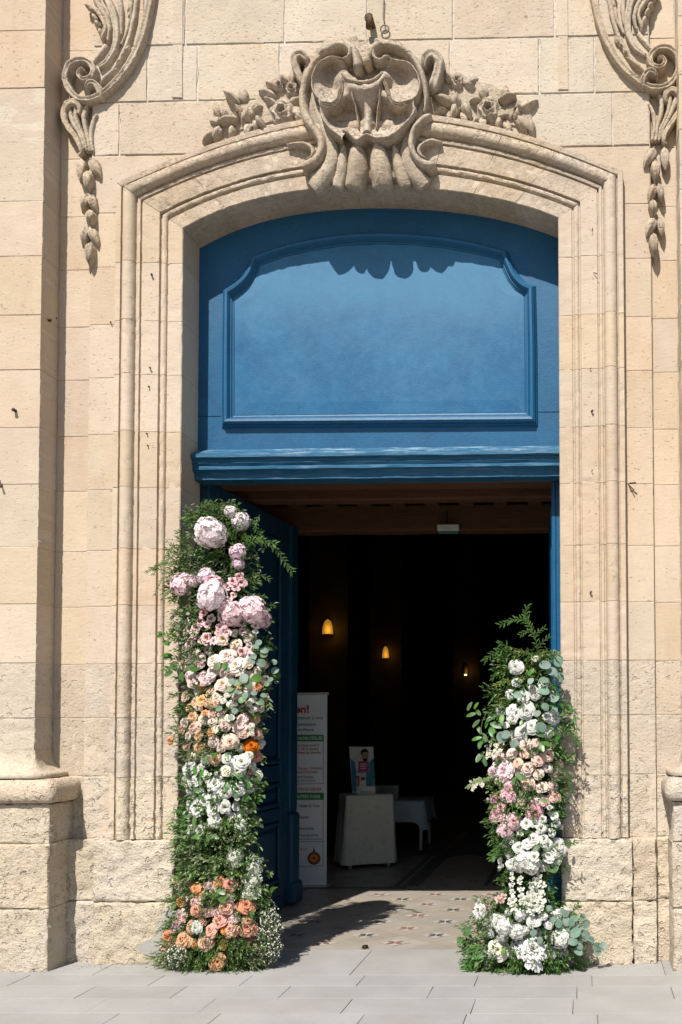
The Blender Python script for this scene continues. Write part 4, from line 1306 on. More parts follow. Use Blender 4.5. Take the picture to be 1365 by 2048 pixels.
bt('Impôts', 156, 232, 1100, 22, T_BLK, bold=.008)
bt('Assurances', 156, 274, 1191, 22, T_BLK, bold=.008)
bt('Tous les autres', 156, 310, 1245, 21, T_BLK, bold=.004)
bt('frais de fonctionnement', 154, 338, 1276, 14, T_BLK, bold=.004)
bt('dons', 162, 217, 1357, 24, T_ORG, shear=.3, bold=.006)
bt('s', 144, 158, 1406, 24, T_BLU, bold=.01)
def disc(cx_, cy_, r_, dy, mat, n=24, star=0):
    pts = []
    for k in range(n):
        a = 2 * math.pi * k / n
        rr_ = r_ * (1 - star * (k % 2))
        pts.append(z6(cx_ + rr_ * math.cos(a), cy_ + rr_ * math.sin(a)))
    flat('emblem', pts, YT - dy, mat, panel)
disc(275, 1432, 52, .001, T_DGR); disc(275, 1430, 42, .003, T_RED); disc(275, 1430, 41, .005, T_YEL, 32, .55); disc(275, 1430, 15, .007, T_RED)
flat('emblem', [z6(262, 1388), z6(270, 1362), z6(274, 1330), z6(279, 1362), z6(288, 1388)], YT - .002, T_DGR, panel)

# tables with cloths
def table(label, cloth_label, x0, x1, y0, y1, top, drop, flare, mat, folds, seed, cname, piv=None, ang=0):
    RT = lambda x, y: (piv[0] + (x - piv[0]) * math.cos(ang) - (y - piv[1]) * math.sin(ang), piv[1] + (x - piv[0]) * math.sin(ang) + (y - piv[1]) * math.cos(ang)) if piv else (x, y)
    def spin(mb):
        mb.v = [(*RT(v[0], v[1]), v[2]) for v in mb.v]
        return mb
    t = thing('side_table', label, 'table', (*RT((x0 + x1) / 2, (y0 + y1) / 2), GZ))
    mb = MB(); mb.box(((x0 + x1) / 2, (y0 + y1) / 2, top - .02), (x1 - x0 - .01, y1 - y0 - .01, .03), bev=.004)
    spin(mb).build('table_top', WOOD, t)
    for a in (x0 + .04, x1 - .04):
        for b_ in (y0 + .04, y1 - .04):
            mb = MB(); mb.box((a, b_, (GZ + top - .04) / 2), (.035, .035, top - .04 - GZ), bev=.003)
            spin(mb).build('leg', SILVER, t)
    per = []
    rad = .02
    N = 96
    W_, D_ = x1 - x0, y1 - y0
    mb = MB(); rr = []
    rnd = random.Random(seed)
    ph = [rnd.uniform(0, 6.28) for _ in range(4)]
    for i in range(13):
        v = max(0, (i - 2) / 10)
        row = []
        for k in range(N):
            s = k / N * 2 * (W_ + D_)
            if s < W_: p = Vector((x0 + s, y0)); nrm = Vector((0, -1)); e = min(s, W_ - s)
            elif s < W_ + D_: p = Vector((x1, y0 + s - W_)); nrm = Vector((1, 0)); e = min(s - W_, W_ + D_ - s)
            elif s < 2 * W_ + D_: p = Vector((x1 - (s - W_ - D_), y1)); nrm = Vector((0, 1)); e = .2
            else: p = Vector((x0, y1 - (s - 2 * W_ - D_))); nrm = Vector((-1, 0)); e = min(s - 2 * W_ - D_, 2 * (W_ + D_) - s)
            cen = Vector(((x0 + x1) / 2, (y0 + y1) / 2))
            if i == 0: q = cen; z = top + .004
            elif i == 1: q = cen + (p - cen) * .985; z = top + .005
            else:
                fo = folds * v * (math.sin(s * 17 + ph[0]) + .6 * math.sin(s * 31 + ph[1])) * .5
                cn = math.exp(-(e / .06) ** 2)
                q = p + nrm * (.006 + flare * v + fo + cn * flare * v * .8)
                dr = drop(p, cn)
                z = top - .002 - dr * v
            row.append((q.x, q.y, max(z, GZ + .004)))
        rr.append(row)
    mb.grid(rr, closed_v=True)
    c = spin(mb).build(cname, mat, None, smooth=True)
    tag(c, cloth_label, 'tablecloth')
    return t
a = P(694.5, 1592, 4.10); b_ = P(777, 1591, 4.10)
TOPZ = a.z
table('narrow table hidden under the long cream cloth beside the banner', 'long cream patterned tablecloth reaching the floor under the leaflet stand', a.x, a.x + .50, 4.10, 4.52, TOPZ, lambda p, cn: TOPZ - GZ - .045, .03, CLOTH_CREAM, .025, 3, 'tablecloth', (a.x, 4.10), R(25))
a2 = P(740, 1603, 5.6); b2 = P(848, 1603, 5.6)
table('table with slim metal legs behind the cream draped one', 'short grey-white tablecloth with hanging corners on the table farther back', a2.x, b2.x, 5.6, 6.35, a2.z, lambda p, cn: .245 + .10 * cn, .03, CLOTH_GREY, .02, 5, 'tablecloth')
# leaflet display on the cream table
YL = 4.30
dsp = thing('leaflet_display', 'upright teal and white leaflet stand with bearded man poster on cream table', 'leaflet stand', (P(727, 1588, YL).x, YL, TOPZ + .006))
CARD = simple('white_card', (.58, .57, .50), .6, .3)
TEAL = simple('teal_card', (.03, .17, .24), .6, .3)
PINK = simple('magenta_card', (.45, .03, .13), .6, .3)
SKIN = simple('printed_skin_tone', (.40, .23, .15), .6, .2)
HAIR = simple('printed_dark_hair', (.02, .014, .01), .6, .2)
SHIRT = simple('printed_grey_shirt', (.20, .17, .17), .6, .2)
back = flat('back_board', [z6(557, 535), z6(750, 537), z6(767, 912), z6(582, 906)], YL, CARD, dsp, .012)
flat('side_panel', [z6(568, 632), z6(606, 660), z6(626, 855), z6(612, 900), z6(582, 890)], YL - .004, TEAL, dsp, .003)
flat('side_panel', [z6(720, 660), z6(755, 628), z6(768, 858), z6(690, 858), z6(690, 750), z6(724, 740)], YL - .004, TEAL, dsp, .003)
flat('printed_face', [z6(655, 590), z6(664, 575), z6(690, 570), z6(709, 582), z6(714, 610), z6(704, 640), z6(690, 655), z6(672, 648), z6(660, 622)], YL - .005, SKIN, back)
flat('printed_hair', [z6(650, 598), z6(650, 570), z6(668, 554), z6(695, 553), z6(712, 572), z6(713, 592), z6(706, 582), z6(690, 578), z6(668, 584), z6(660, 600)], YL - .0068, HAIR, back)
flat('printed_beard', [z6(664, 626), z6(676, 632), z6(690, 628), z6(706, 630), z6(704, 646), z6(690, 660), z6(672, 652)], YL - .0062, HAIR, back)
for ex_ in (676, 698):
    flat('printed_eye', [z6(ex_ - 6, 604), z6(ex_, 601), z6(ex_ + 6, 604), z6(ex_, 607)], YL - .0068, HAIR, back)
flat('printed_shirt', [z6(620, 745), z6(634, 690), z6(664, 655), z6(710, 655), z6(730, 700), z6(732, 745)], YL - .0045, SHIRT, back)
flat('printed_sign', [z6(630, 655), z6(702, 652), z6(706, 730), z6(638, 734)], YL - .0075, PINK, back)
for q in (676, 694, 712):
    flat('sign_line', [z6(644, q - 5), z6(694, q - 6), z6(695, q + 2), z6(645, q + 3)], YL - .0095, CARD, back)
flat('leaflet', [z6(616, 770), z6(648, 764), z6(652, 850), z6(622, 852)], YL - .011, PINK, dsp, .002)
flat('leaflet', [z6(640, 752), z6(690, 750), z6(692, 856), z6(642, 857)], YL - .013, CARD, dsp, .002)
flat('leaflet', [z6(650, 780), z6(684, 778), z6(686, 806), z6(652, 808)], YL - .0155, T_RED, dsp, .001)
flat('pocket', [z6(614, 858), z6(766, 854), z6(768, 915), z6(622, 918)], YL - .035, CARD, dsp, .03)
flat('pocket_edge', [z6(614, 790), z6(624, 788), z6(630, 900), z6(620, 902)], YL - .02, simple('tan_card', (.36, .25, .15), .6, .3), dsp, .018)
flat('pocket_edge', [z6(744, 790), z6(755, 788), z6(764, 900), z6(754, 902)], YL - .02, bpy.data.materials['tan_card'], dsp, .018)
def lett6(text, x0, x1, y, cap, Y, mat, parent):
    a_ = z6(x0, y); c_ = z6(x1, y)
    lettering(text, a_[0], c_[0], a_[1], cap / 4.0147, Y, mat, parent)
lett6('Je donne !', 650, 742, 896, 20, YL - .037, T_DGR, dsp)
# framed notice on the back table
nb = thing('notice_card', 'pale landscape notice leaning on the grey table behind the leaflet stand', 'notice', (P(785, 1600, 5.8).x, 5.8, a2.z + .006))
flat('card', [z6(770, 848), z6(955, 846), z6(945, 962), z6(770, 964)], 5.80, simple('beige_card', (.33, .32, .26), .6, .2), nb, .008)
for q in (872, 890, 908, 926):
    flat('printed_line', [z6(800, q), z6(930, q), z6(929, q + 5), z6(800, q + 5)], 5.797, T_DGR, nb)

# ================================================================== FLOWER MESHES (unit radius, facing +Z)
def mesh_from(name, v, f, mats, attr=None, midx=None):
    me = bpy.data.meshes.new(name)
    me.from_pydata(v, [], f)
    for m in mats: me.materials.append(m)
    me.polygons.foreach_set('use_smooth', [True] * len(f))
    if midx: me.polygons.foreach_set('material_index', midx)
    if attr is not None:
        a = me.attributes.new('depth', 'FLOAT', 'POINT')
        a.data.foreach_set('value', attr)
    me.update()
    return me
def petals(n, opn, ruffle, seed, spread=.9, z_in=.42, z_out=-.30, nu=5, nv=5, notch=0., wob=.12, inner=.10):
    rnd = random.Random(seed)
    V, Fc, A = [], [], []
    for i in range(n):
        t = (i + .5) / n
        phi = i * 2.39996 + rnd.uniform(-.25, .25)
        wA = (spread + rnd.uniform(-.1, .1)) * (1.25 - .5 * t)
        r0 = .04 + .16 * t
        r1 = inner + (1 - inner) * (t ** .85) * opn * rnd.uniform(.90, 1.06)
        zt = z_in + (z_out - z_in) * t ** 1.5 + rnd.uniform(-.06, .06)
        curl = (.05 + .16 * t) * rnd.uniform(.3, 1.2)
        b = len(V)
        pr = rnd.uniform(0, 6.28)
        for jv in range(nv):
            v = jv / (nv - 1)
            for ju in range(nu):
                u = -1 + 2 * ju / (nu - 1)
                wid = math.sin(math.pi * min(1, .18 + .60 * v)) ** .6
                ang = phi + u * wA * wid
                rad = r0 + (r1 - r0) * (v ** 1.15)
                z = -.5 + (zt + .5) * math.sin(v * math.pi * .5) ** .8
                if v > .7:
                    k = (v - .7) / .3
                    rad += curl * k * .5; z -= curl * k * k
                    z -= u * u * .10 * k
                    rad -= u * u * .06 * k
                if ruffle:
                    k = v * v
                    z += ruffle * k * math.sin(u * 7 + pr)
                    rad += ruffle * .7 * k * math.sin(u * 9 + pr * 2)
                rad += wob * .1 * rnd.uniform(-1, 1) * v
                V.append((rad * math.cos(ang), rad * math.sin(ang), z + notch * 0))
                A.append(min(1, .15 + t * .55 + v * .45))
        for jv in range(nv - 1):
            for ju in range(nu - 1):
                q = b + jv * nu + ju
                Fc.append((q, q + 1, q + nu + 1, q + nu))
    return V, Fc, A
def hydrangea(seed, n=150):
    rnd = random.Random(seed)
    V, Fc, A, M = [], [], [], []
    for i in range(n):
        z = 1 - 1.55 * (i + .5) / n
        rr_ = math.sqrt(max(0, 1 - z * z)); a = i * 2.39996
        nrm = Vector((rr_ * math.cos(a), rr_ * math.sin(a), z))
        nrm = (nrm + Vector((rnd.uniform(-.3, .3), rnd.uniform(-.3, .3), rnd.uniform(-.3, .3)))).normalized()
        c = nrm * (.83 + rnd.uniform(-.16, .13))
        ax = nrm.orthogonal().normalized(); ay = nrm.cross(ax)
        sp = rnd.uniform(0, 6.28); s = rnd.uniform(.18, .25)
        for k in range(4):
            an = sp + k * math.pi / 2
            d = ax * math.cos(an) + ay * math.sin(an)
            e = ax * -math.sin(an) + ay * math.cos(an)
            b = len(V)
            cup = rnd.uniform(-.01, .07)
            for p in (c, c + d * s * .55 + e * s * .5 + nrm * cup, c + d * s * 1.05 + nrm * (cup * .6), c + d * s * .55 - e * s * .5 + nrm * cup, c + d * s * .6 - nrm * .012):
                V.append(tuple(p)); A.append(.3 + .7 * min(1, (p - c).length / s))
            Fc += [(b, b + 1, b + 4), (b + 1, b + 2, b + 4), (b + 2, b + 3, b + 4), (b + 3, b, b + 4)]
    b = len(V)
    for i in range(7):
        for k in range(12):
            th = math.pi * i / 6
            V.append((.66 * math.sin(th) * math.cos(k * math.pi / 6), .66 * math.sin(th) * math.sin(k * math.pi / 6), .66 * math.cos(th))); A.append(.35)
    for i in range(6):
        for k in range(12):
            Fc.append((b + i * 12 + k, b + i * 12 + (k + 1) % 12, b + i * 12 + 12 + (k + 1) % 12, b + i * 12 + 12 + k))
    return V, Fc, A
def cupbloom(seed, n=9):
    V, Fc, A = petals(n, .95, .07, seed, .85, .35, .0, 5, 5, inner=.45)
    M = [0] * len(Fc)
    b = len(V)
    for k in range(10):
        a = k * 2.4; r_ = .03 + .012 * k
        for q in range(4):
            an = q * math.pi / 2
            V.append((r_ * math.cos(a) + .05 * math.cos(an), r_ * math.sin(a) + .05 * math.sin(an), -.12 + .02 * (k % 3))); A.append(0)
        Fc.append((b, b + 1, b + 2, b + 3)); M.append(1); b += 4
    return V, Fc, A, M
GEO = {}
for s in range(3):
    GEO['rose', s] = petals(26, .96, .015, 10 + s)
    GEO['garden', s] = petals(34, 1.0, .03, 20 + s, .8, .30, -.25)
    GEO['carn', s] = petals(38, 1.0, .13, 30 + s, .55, .40, -.20, 6, 4)
    GEO['peony', s] = petals(48, 1.05, .10, 40 + s, .55, .55, -.30, 6, 5)
    GEO['lis', s] = cupbloom(50 + s, 9 + s)
    GEO['dbl', s] = petals(20, 1.05, .035, 60 + s, .85, .35, -.22, 5, 5, inner=.25)
    GEO['hyd', s] = hydrangea(70 + s)
    GEO['bud', s] = petals(9, .62, .01, 80 + s, 1.1, .75, .35, 5, 4)
    GEO['floret', s] = petals(10, 1.0, .12, 90 + s, .6, .3, .0, 4, 3)
KIND = dict(rose='rose', garden='garden_rose', carn='carnation', peony='peony', lis='lisianthus', dbl='lisianthus', hyd='hydrangea', bud='rosebud', floret='stock_floret')
PCOL = dict(
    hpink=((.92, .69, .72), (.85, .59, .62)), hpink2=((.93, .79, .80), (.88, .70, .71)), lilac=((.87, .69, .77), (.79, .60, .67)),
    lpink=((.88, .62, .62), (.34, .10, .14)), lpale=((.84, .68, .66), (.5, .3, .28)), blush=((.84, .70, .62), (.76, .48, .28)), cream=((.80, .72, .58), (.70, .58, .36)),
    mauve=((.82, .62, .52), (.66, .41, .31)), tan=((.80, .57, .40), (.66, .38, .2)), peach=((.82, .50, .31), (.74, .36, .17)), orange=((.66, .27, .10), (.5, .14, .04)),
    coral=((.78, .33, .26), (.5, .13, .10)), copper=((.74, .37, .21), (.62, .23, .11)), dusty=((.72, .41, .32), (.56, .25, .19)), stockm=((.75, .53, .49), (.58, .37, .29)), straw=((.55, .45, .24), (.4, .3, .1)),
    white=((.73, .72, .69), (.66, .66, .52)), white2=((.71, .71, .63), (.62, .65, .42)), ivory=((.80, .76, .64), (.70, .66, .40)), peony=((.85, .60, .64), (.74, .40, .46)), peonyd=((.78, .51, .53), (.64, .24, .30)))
PM = {k: petal_mat('petal_' + k, *v) for k, v in PCOL.items()}
EYE = simple('green_flower_eye', (.10, .12, .02), .7, .2)
MESH = {}
def bloom_mesh(kind, col, s):
    key = (kind, col, s)
    if key not in MESH:
        g_ = GEO[kind, s]
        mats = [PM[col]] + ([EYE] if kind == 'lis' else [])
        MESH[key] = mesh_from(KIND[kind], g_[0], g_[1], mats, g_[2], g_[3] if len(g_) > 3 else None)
    return MESH[key]

class Arr:
    def __init__(self, root, sil, yc, rad):
        self.root, self.sil, self.yc, self.rad = root, sil, yc, rad
        self.leafs = {}
        self.cnt = 0
        self.pos = []
    def span(self, py):
        s = self.sil
        if py <= s[0][0]: return s[0][1], s[0][2]
        for a, b_ in zip(s, s[1:]):
            if py <= b_[0]:
                t = (py - a[0]) / (b_[0] - a[0])
                return a[1] + (b_[1] - a[1]) * t, a[2] + (b_[2] - a[2]) * t
        return s[-1][1], s[-1][2]
    def surf(self, px, py, k=1.0):
        a, b_ = self.span(py)
        c, h = (a + b_) / 2, (b_ - a) / 2
        d = max(-1, min(1, (px - c) / h))
        rr_ = self.rad(py)
        return self.yc - k * rr_ * math.sqrt(max(0, 1 - d * d)), d
    def bloom(self, kind, col, px, py, rpx, lift=0., face=None):
        Y, d = self.surf(px, py)
        Y += .02 - lift
        self.pos.append((px, py, rpx))
        p = P(px, py, Y)
        r_ = rpx * 1.20 * (Y + CAM_D) / F
        if kind == 'bud': r_ *= 1.35
        if kind == 'hyd': r_ *= .90
        if face is None:
            nrm = Vector((d * .55 + random.uniform(-.25, .25), -1, .28 + random.uniform(-.3, .3)))
        else:
            nrm = Vector(face)
        q = nrm.normalized().to_track_quat('Z', 'Y') @ Quaternion((0, 0, 1), random.uniform(0, 6.28))
        me = bloom_mesh(kind, col, self.cnt % 3)
        self.cnt += 1
        o = link(KIND[kind], me, self.root, p)
        o.rotation_mode = 'QUATERNION'
        o.rotation_quaternion = q
        sx = random.uniform(.93, 1.06)
        o.scale = (r_ * sx, r_ / sx, r_ * random.uniform(.85, 1.0))
        return o
    def extra(self, n, y0, y1, opts, r0, r1, x0=-1e9, x1=1e9, gap=.72):
        tries = 0
        while n > 0 and tries < 3000:
            tries += 1
            py = random.uniform(y0, y1)
            a, b_ = self.span(py)
            a, b_ = max(a + 14, x0), min(b_ - 12, x1)
            if b_ <= a: continue
            px, rp = random.uniform(a, b_), random.uniform(r0, r1)
            if all((px - q[0]) ** 2 + (py - q[1]) ** 2 > ((rp + q[2]) * gap * 1.15) ** 2 for q in self.pos):
                k, c = random.choice(opts)
                self.bloom(k, c, px, py, rp, random.uniform(-.02, .01))
                n -= 1
    def leaf(self, mat, b, d, nrm, L, W, fold=.25, droop=.12):
        mb = self.leafs.setdefault(mat.name, MB())
        side = d.cross(nrm)
        if side.length < 1e-4: side = d.orthogonal()
        side.normalize()
        up = side.cross(d).normalized()
        m1 = b + d * (L * .38) + up * (W * .12)
        m2 = b + d * (L * .75) - up * (L * droop * .4)
        tip = b + d * L - up * (L * droop)
        w1, w2 = W * .5, W * .40
        q = mb.verts([b, m1 + side * w1 + up * (W * fold), m1, m1 - side * w1 + up * (W * fold), m2 + side * w2 * .85 + up * (W * fold * .6), m2, m2 - side * w2 * .85 + up * (W * fold * .6), tip])
        for f_ in ((0, 2, 1), (0, 3, 2), (1, 2, 5, 4), (2, 3, 6, 5), (4, 5, 7), (5, 6, 7)):
            mb.face([q + k for k in f_])
    def sprig(self, mat, b, d, L, nl, ll, lw, curve=.5, stem=True, pair=False, ang=50):
        d = d.normalized()
        p = b.copy()
        pts = [p.copy()]
        bend = Vector((random.uniform(-1, 1), random.uniform(-1, 1), random.uniform(-1.2, .4))) * curve
        step = L / nl
        side0 = random.uniform(0, 6.28)
        for i in range(nl):
            d = (d + bend * (1.0 / nl)).normalized()
            p = p + d * step
            pts.append(p.copy())
            o1 = d.orthogonal().normalized(); o2 = d.cross(o1)
            for k in range(2 if pair else 1):
                a = side0 + i * (math.pi / 2 if pair else 2.4) + k * math.pi
                s = o1 * math.cos(a) + o2 * math.sin(a)
                an = R(ang + random.uniform(-15, 15))
                ld = (d * math.cos(an) + s * math.sin(an)).normalized()
                sc = random.uniform(.7, 1.15) * (1 - .35 * i / nl)
                nn = (d * math.sin(an) - s * math.cos(an)) * -1 + Vector((random.uniform(-.4, .4), random.uniform(-.6, .1), random.uniform(0, .6)))
                self.leaf(mat, p, ld, nn, ll * sc, lw * sc)
        sc = 1
        self.leaf(mat, p, d, Vector((random.uniform(-.5, .5), -.6, .6)), ll * .8, lw * .8)
        if stem:
            mb = self.leafs.setdefault('STEM', MB())
            mb.tube(pts, .0016, 3, cap=False)
    def fill(self, n, y0, y1, mats, ll=(.03, .05), lw=.32, L=(.05, .12), nl=(5, 9), k=(.35, 1.0), ex=0., x0=None, x1=None, pair=False, dn=0.):
        ll = (ll[0] * 1.15, ll[1] * 1.25)
        for _ in range(int(n * .88)):
            py = random.uniform(y0, y1)
            a, b_ = self.span(py)
            a += 20 * noise.noise(Vector((py * .035, 1.7, self.yc))) + 10 * noise.noise(Vector((py * .1, 5.7, 0))) - 3
            b_ += 26 * noise.noise(Vector((py * .035, 9.2, self.yc))) + 10 * noise.noise(Vector((py * .1, 3.1, 0))) - 3
            if x0 is not None: a = max(a, x0)
            if x1 is not None: b_ = min(b_, x1)
            if b_ <= a: continue
            px = random.uniform(a + 4, b_ - 4)
            Y, d = self.surf(px, py, random.uniform(*k))
            p = P(px, py, Y)
            dr = Vector((d * 1.1 + random.uniform(-.6, .6), -1 + random.uniform(-.3, .7), random.uniform(-.7, .9) - dn))
            l_ = random.uniform(*ll)
            ln = random.uniform(*L)
            self.sprig(random.choice(mats), p - dr.normalized() * ln * .55, dr, ln, random.randint(*nl), l_, l_ * lw * random.uniform(.85, 1.2), pair=pair, stem=random.random() < .5)
    def reach(self, mat, pts, nl, ll, lw, Y=None, sub=4, ang=45, name=None):
        """a long twig along traced points (px, py, offset from the surface)"""
        W = []
        for px, py, off in pts:
            W.append(P(px, py, self.yc - self.rad(py) * .5 - off))
        W = [Vector(v) for v in catmull(W, sub)]
        self.leafs.setdefault('STEM', MB()).tube(W, .0022, 4, cap=False)
        N = len(W)
        for i in range(nl):
            t = (.12 + .88 * i / max(1, nl - 1)) * (N - 1)
            k = min(int(t), N - 2)
            p = W[k].lerp(W[k + 1], t - k)
            d = (W[k + 1] - W[k]).normalized()
            s = d.cross(Vector((0, -1, .2))).normalized() * (1 if i % 2 else -1)
            an = R(ang + random.uniform(-18, 18))
            ld = d * math.cos(an) + s * math.sin(an) + Vector((0, random.uniform(-.5, .3), random.uniform(-.2, .1)))
            sc = random.uniform(.75, 1.1)
            self.leaf(mat, p, ld.normalized(), Vector((random.uniform(-.4, .4), -1, .5)), ll * sc, lw * sc)
    def finish(self):
        nm = {'STEM': 'twig'}
        for key, mb in self.leafs.items():
            if not mb.f: continue
            m = STEM if key == 'STEM' else bpy.data.materials[key]
            o = mb.build('twig' if key == 'STEM' else 'foliage', m, self.root)
            stuff(o)
DISC = {}
def round_leaf(arr, px, py, rpx, mat, off=.02, name='eucalyptus_leaf', asp=.92, pointed=False):
    key = (mat.name, pointed)
    if key not in DISC:
        V = [(0, 0, 0)]; n_ = 14
        for k in range(n_):
            a = 2 * math.pi * k / n_
            x, y = math.cos(a), math.sin(a)
            if pointed:
                y *= .62 * (1 - .35 * max(0, x) ** 2) ; x *= 1.15
            V.append((x, y, .10 * (y * y) - .12 * x * x))
        Fc = [(0, 1 + k, 1 + (k + 1) % n_) for k in range(n_)]
        DISC[key] = mesh_from(name, V, Fc, [mat])
    Y, d = arr.surf(px, py)
    Y -= off
    p = P(px, py, Y)
    r_ = rpx * (Y + CAM_D) / F
    o = link(name, DISC[key], arr.root, p)
    nrm = Vector((d * .4 + random.uniform(-.35, .35), -1, .35 + random.uniform(-.35, .4))).normalized()
    o.rotation_mode = 'QUATERNION'
    o.rotation_quaternion = nrm.to_track_quat('Z', 'Y') @ Quaternion((0, 0, 1), random.uniform(0, 6.28))
    o.scale = (r_ * 1.05, r_ * asp * random.uniform(.85, 1.05), r_)
    return o

# ================================================================== LEFT ARRANGEMENT
LA = thing('flower_column', 'tall flower column by the left jamb, pink hydrangeas above, copper roses at its foot', 'flower arrangement', (-2.40, -.10, GZ), 'flower columns flanking the doorway')
silL = [(1002, 408, 455), (1030, 385, 505), (1060, 368, 522), (1100, 352, 530), (1150, 338, 525), (1200, 345, 535), (1250, 345, 545), (1300, 348, 552), (1350, 352, 552), (1400, 360, 545), (1450, 352, 530), (1500, 365, 522), (1550, 368, 520), (1600, 370, 515), (1650, 358, 520), (1700, 354, 525), (1750, 352, 530), (1800, 345, 548), (1850, 332, 560), (1900, 312, 556), (1925, 306, 540), (1945, 330, 515)]
L_ = Arr(LA, silL, -.09, lambda py: .20 if py < 1800 else .20 - .06 * (py - 1800) / 145)
def core(arr, y0, y1, k, rx=.6):
    mb = MB(); rr = []
    for py in np.linspace(y0, y1, 16):
        a, b_ = arr.span(py)
        c = P((a + b_) / 2, py, arr.yc)
        hw = (b_ - a) / 2 * (arr.yc + CAM_D) / F * rx
        rr.append([(c.x + hw * math.cos(t), arr.yc + arr.rad(py) * k * math.sin(t), max(c.z, GZ)) for t in np.linspace(0, 2 * math.pi, 15)[:-1]])
    b = mb.grid(rr, closed_v=True)
    mb.face([b + q for q in range(14)])
    return mb.build('floral_foam', FOAM, arr.root, smooth=True, wear=.01, wsc=8)
core(L_, 1040, 1940, .55)
def z(zone, x, y): return (zone[0] + x / 3.7917, zone[1] + y / 3.7917)
A1, A2, A3, A4, A5 = (280, 980), (280, 1280), (280, 1600), (880, 1200), (880, 1560)
def put(arr, zone, kind, col, lst, lift=0.):
    for it in lst:
        x, y = z(zone, it[0], it[1])
        arr.bloom(kind, col, x, y, it[2] / 3.7917, lift + (it[3] if len(it) > 3 else 0))
put(L_, A1, 'hyd', 'hpink2', [(535, 330, 122, .05), (545, 805, 112, .06), (765, 240, 72), (690, 168, 52)])
put(L_, A1, 'hyd', 'lilac', [(742, 470, 66), (750, 560, 48), (505, 655, 68)])
put(L_, A1, 'hyd', 'hpink', [(325, 720, 95), (410, 690, 52), (562, 712, 70), (500, 872, 48), (690, 940, 96), (850, 905, 112, .03), (935, 985, 66), (650, 880, 60)])
put(L_, A1, 'lis', 'lpink', [(665, 730, 36), (703, 694, 36), (755, 656, 35), (772, 702, 40), (725, 740, 34), (710, 798, 25), (668, 838, 36), (722, 868, 32), (482, 935, 45), (540, 972, 32), (460, 1000, 36), (512, 1020, 34), (630, 975, 40), (615, 1045, 44), (660, 1085, 36), (598, 1078, 36), (640, 1030, 30), (428, 1045, 46), (415, 1092, 40), (505, 1122, 50), (470, 1140, 36), (560, 1145, 36), (878, 1028, 28)], .02)
put(L_, A1, 'lis', 'blush', [(630, 1130, 52)], .02)
put(L_, A1, 'bud', 'white2', [(878, 1080, 25), (368, 940, 14), (390, 1080, 22), (320, 920, 10), (430, 920, 12)], .02)
put(L_, A2, 'garden', 'blush', [(555, 148, 56), (658, 112, 60), (727, 185, 68), (627, 330, 62)], .035)
put(L_, A2, 'dbl', 'lpale', [(450, 150, 48), (495, 300, 48), (395, 300, 54), (480, 268, 40), (540, 242, 44)], .02)
put(L_, A2, 'dbl', 'lpink', [(370, 124, 42), (460, 186, 30), (360, 262, 32), (545, 275, 30)], .02)
put(L_, A2, 'rose', 'mauve', [(340, 420, 46), (575, 428, 40), (545, 552, 36), (548, 620, 36), (410, 655, 56), (550, 765, 50), (640, 640, 50), (775, 592, 46), (755, 645, 60), (328, 628, 40)], .02)
put(L_, A2, 'rose', 'tan', [(580, 480, 48), (775, 700, 48), (520, 480, 36), (440, 502, 36)], .02)
put(L_, A2, 'rose', 'blush', [(685, 772, 62)], .03)
put(L_, A2, 'carn', 'peach', [(418, 462, 36), (468, 452, 48), (490, 550, 26), (395, 580, 40), (312, 678, 35), (440, 725, 33), (225, 765, 32), (347, 795, 42), (540, 692, 36), (567, 905, 44), (500, 470, 30)], .02)
put(L_, A2, 'carn', 'orange', [(470, 350, 32)], .0)
put(L_, A2, 'rose', 'orange', [(845, 800, 54), (840, 1000, 20)], .02)
put(L_, A2, 'rose', 'coral', [(885, 715, 45), (882, 882, 46)], .01)
put(L_, A2, 'garden', 'ivory', [(630, 452, 26), (656, 415, 26), (690, 490, 30), (722, 486, 18), (825, 480, 26), (855, 450, 26), (855, 522, 28), (595, 602, 30), (637, 600, 29), (656, 590, 26), (690, 585, 26), (570, 672, 32), (840, 650, 30), (842, 702, 25), (925, 775, 26), (920, 802, 22), (830, 866, 32), (610, 440, 20)], .03)
put(L_, A2, 'dbl', 'white', [(770, 920, 62), (370, 965, 50), (350, 1060, 52), (415, 1062, 46), (380, 1122, 52), (570, 1090, 62), (740, 1130, 54), (398, 1225, 58), (430, 1285, 55), (390, 1295, 45), (495, 1222, 50), (555, 1205, 38), (545, 1278, 54)], .03)
put(L_, A2, 'dbl', 'white2', [(740, 990, 50), (640, 1160, 50), (815, 1125, 42), (865, 1115, 30), (800, 1195, 28)], .02)
put(L_, A2, 'lis', 'white', [(645, 1270, 50), (565, 1352, 46)], .03)
put(L_, A2, 'rose', 'ivory', [(650, 985, 46), (880, 1025, 50), (840, 1270, 44)], .02)
put(L_, A2, 'bud', 'white2', [(535, 1022, 18), (580, 1016, 18), (510, 1076, 14), (740, 1210, 18)], .03)
put(L_, A3, 'lis', 'white', [(567, 155, 54), (400, 228, 46), (460, 226, 44)], .02)
put(L_, A3, 'hyd', 'white2', [(765, 205, 62), (725, 425, 62), (860, 520, 66), (845, 620, 72), (830, 710, 62), (775, 170, 42), (730, 480, 45)])
put(L_, A3, 'floret', 'white2', [(870 + random.uniform(-55, 55), 440 + k * 14, 22) for k in range(22)], .04)
put(L_, A3, 'rose', 'copper', [(422, 672, 48), (600, 622, 46), (425, 832, 54), (650, 812, 60), (535, 985, 54), (690, 980, 62), (640, 984, 34), (385, 968, 52), (320, 1058, 68), (590, 1228, 62)], .03)
put(L_, A3, 'rose', 'orange', [(806, 795, 64), (600, 605, 30)], .03)
put(L_, A3, 'rose', 'dusty', [(682, 640, 54), (610, 905, 58), (818, 968, 66), (820, 918, 44), (500, 1078, 62)], .03)
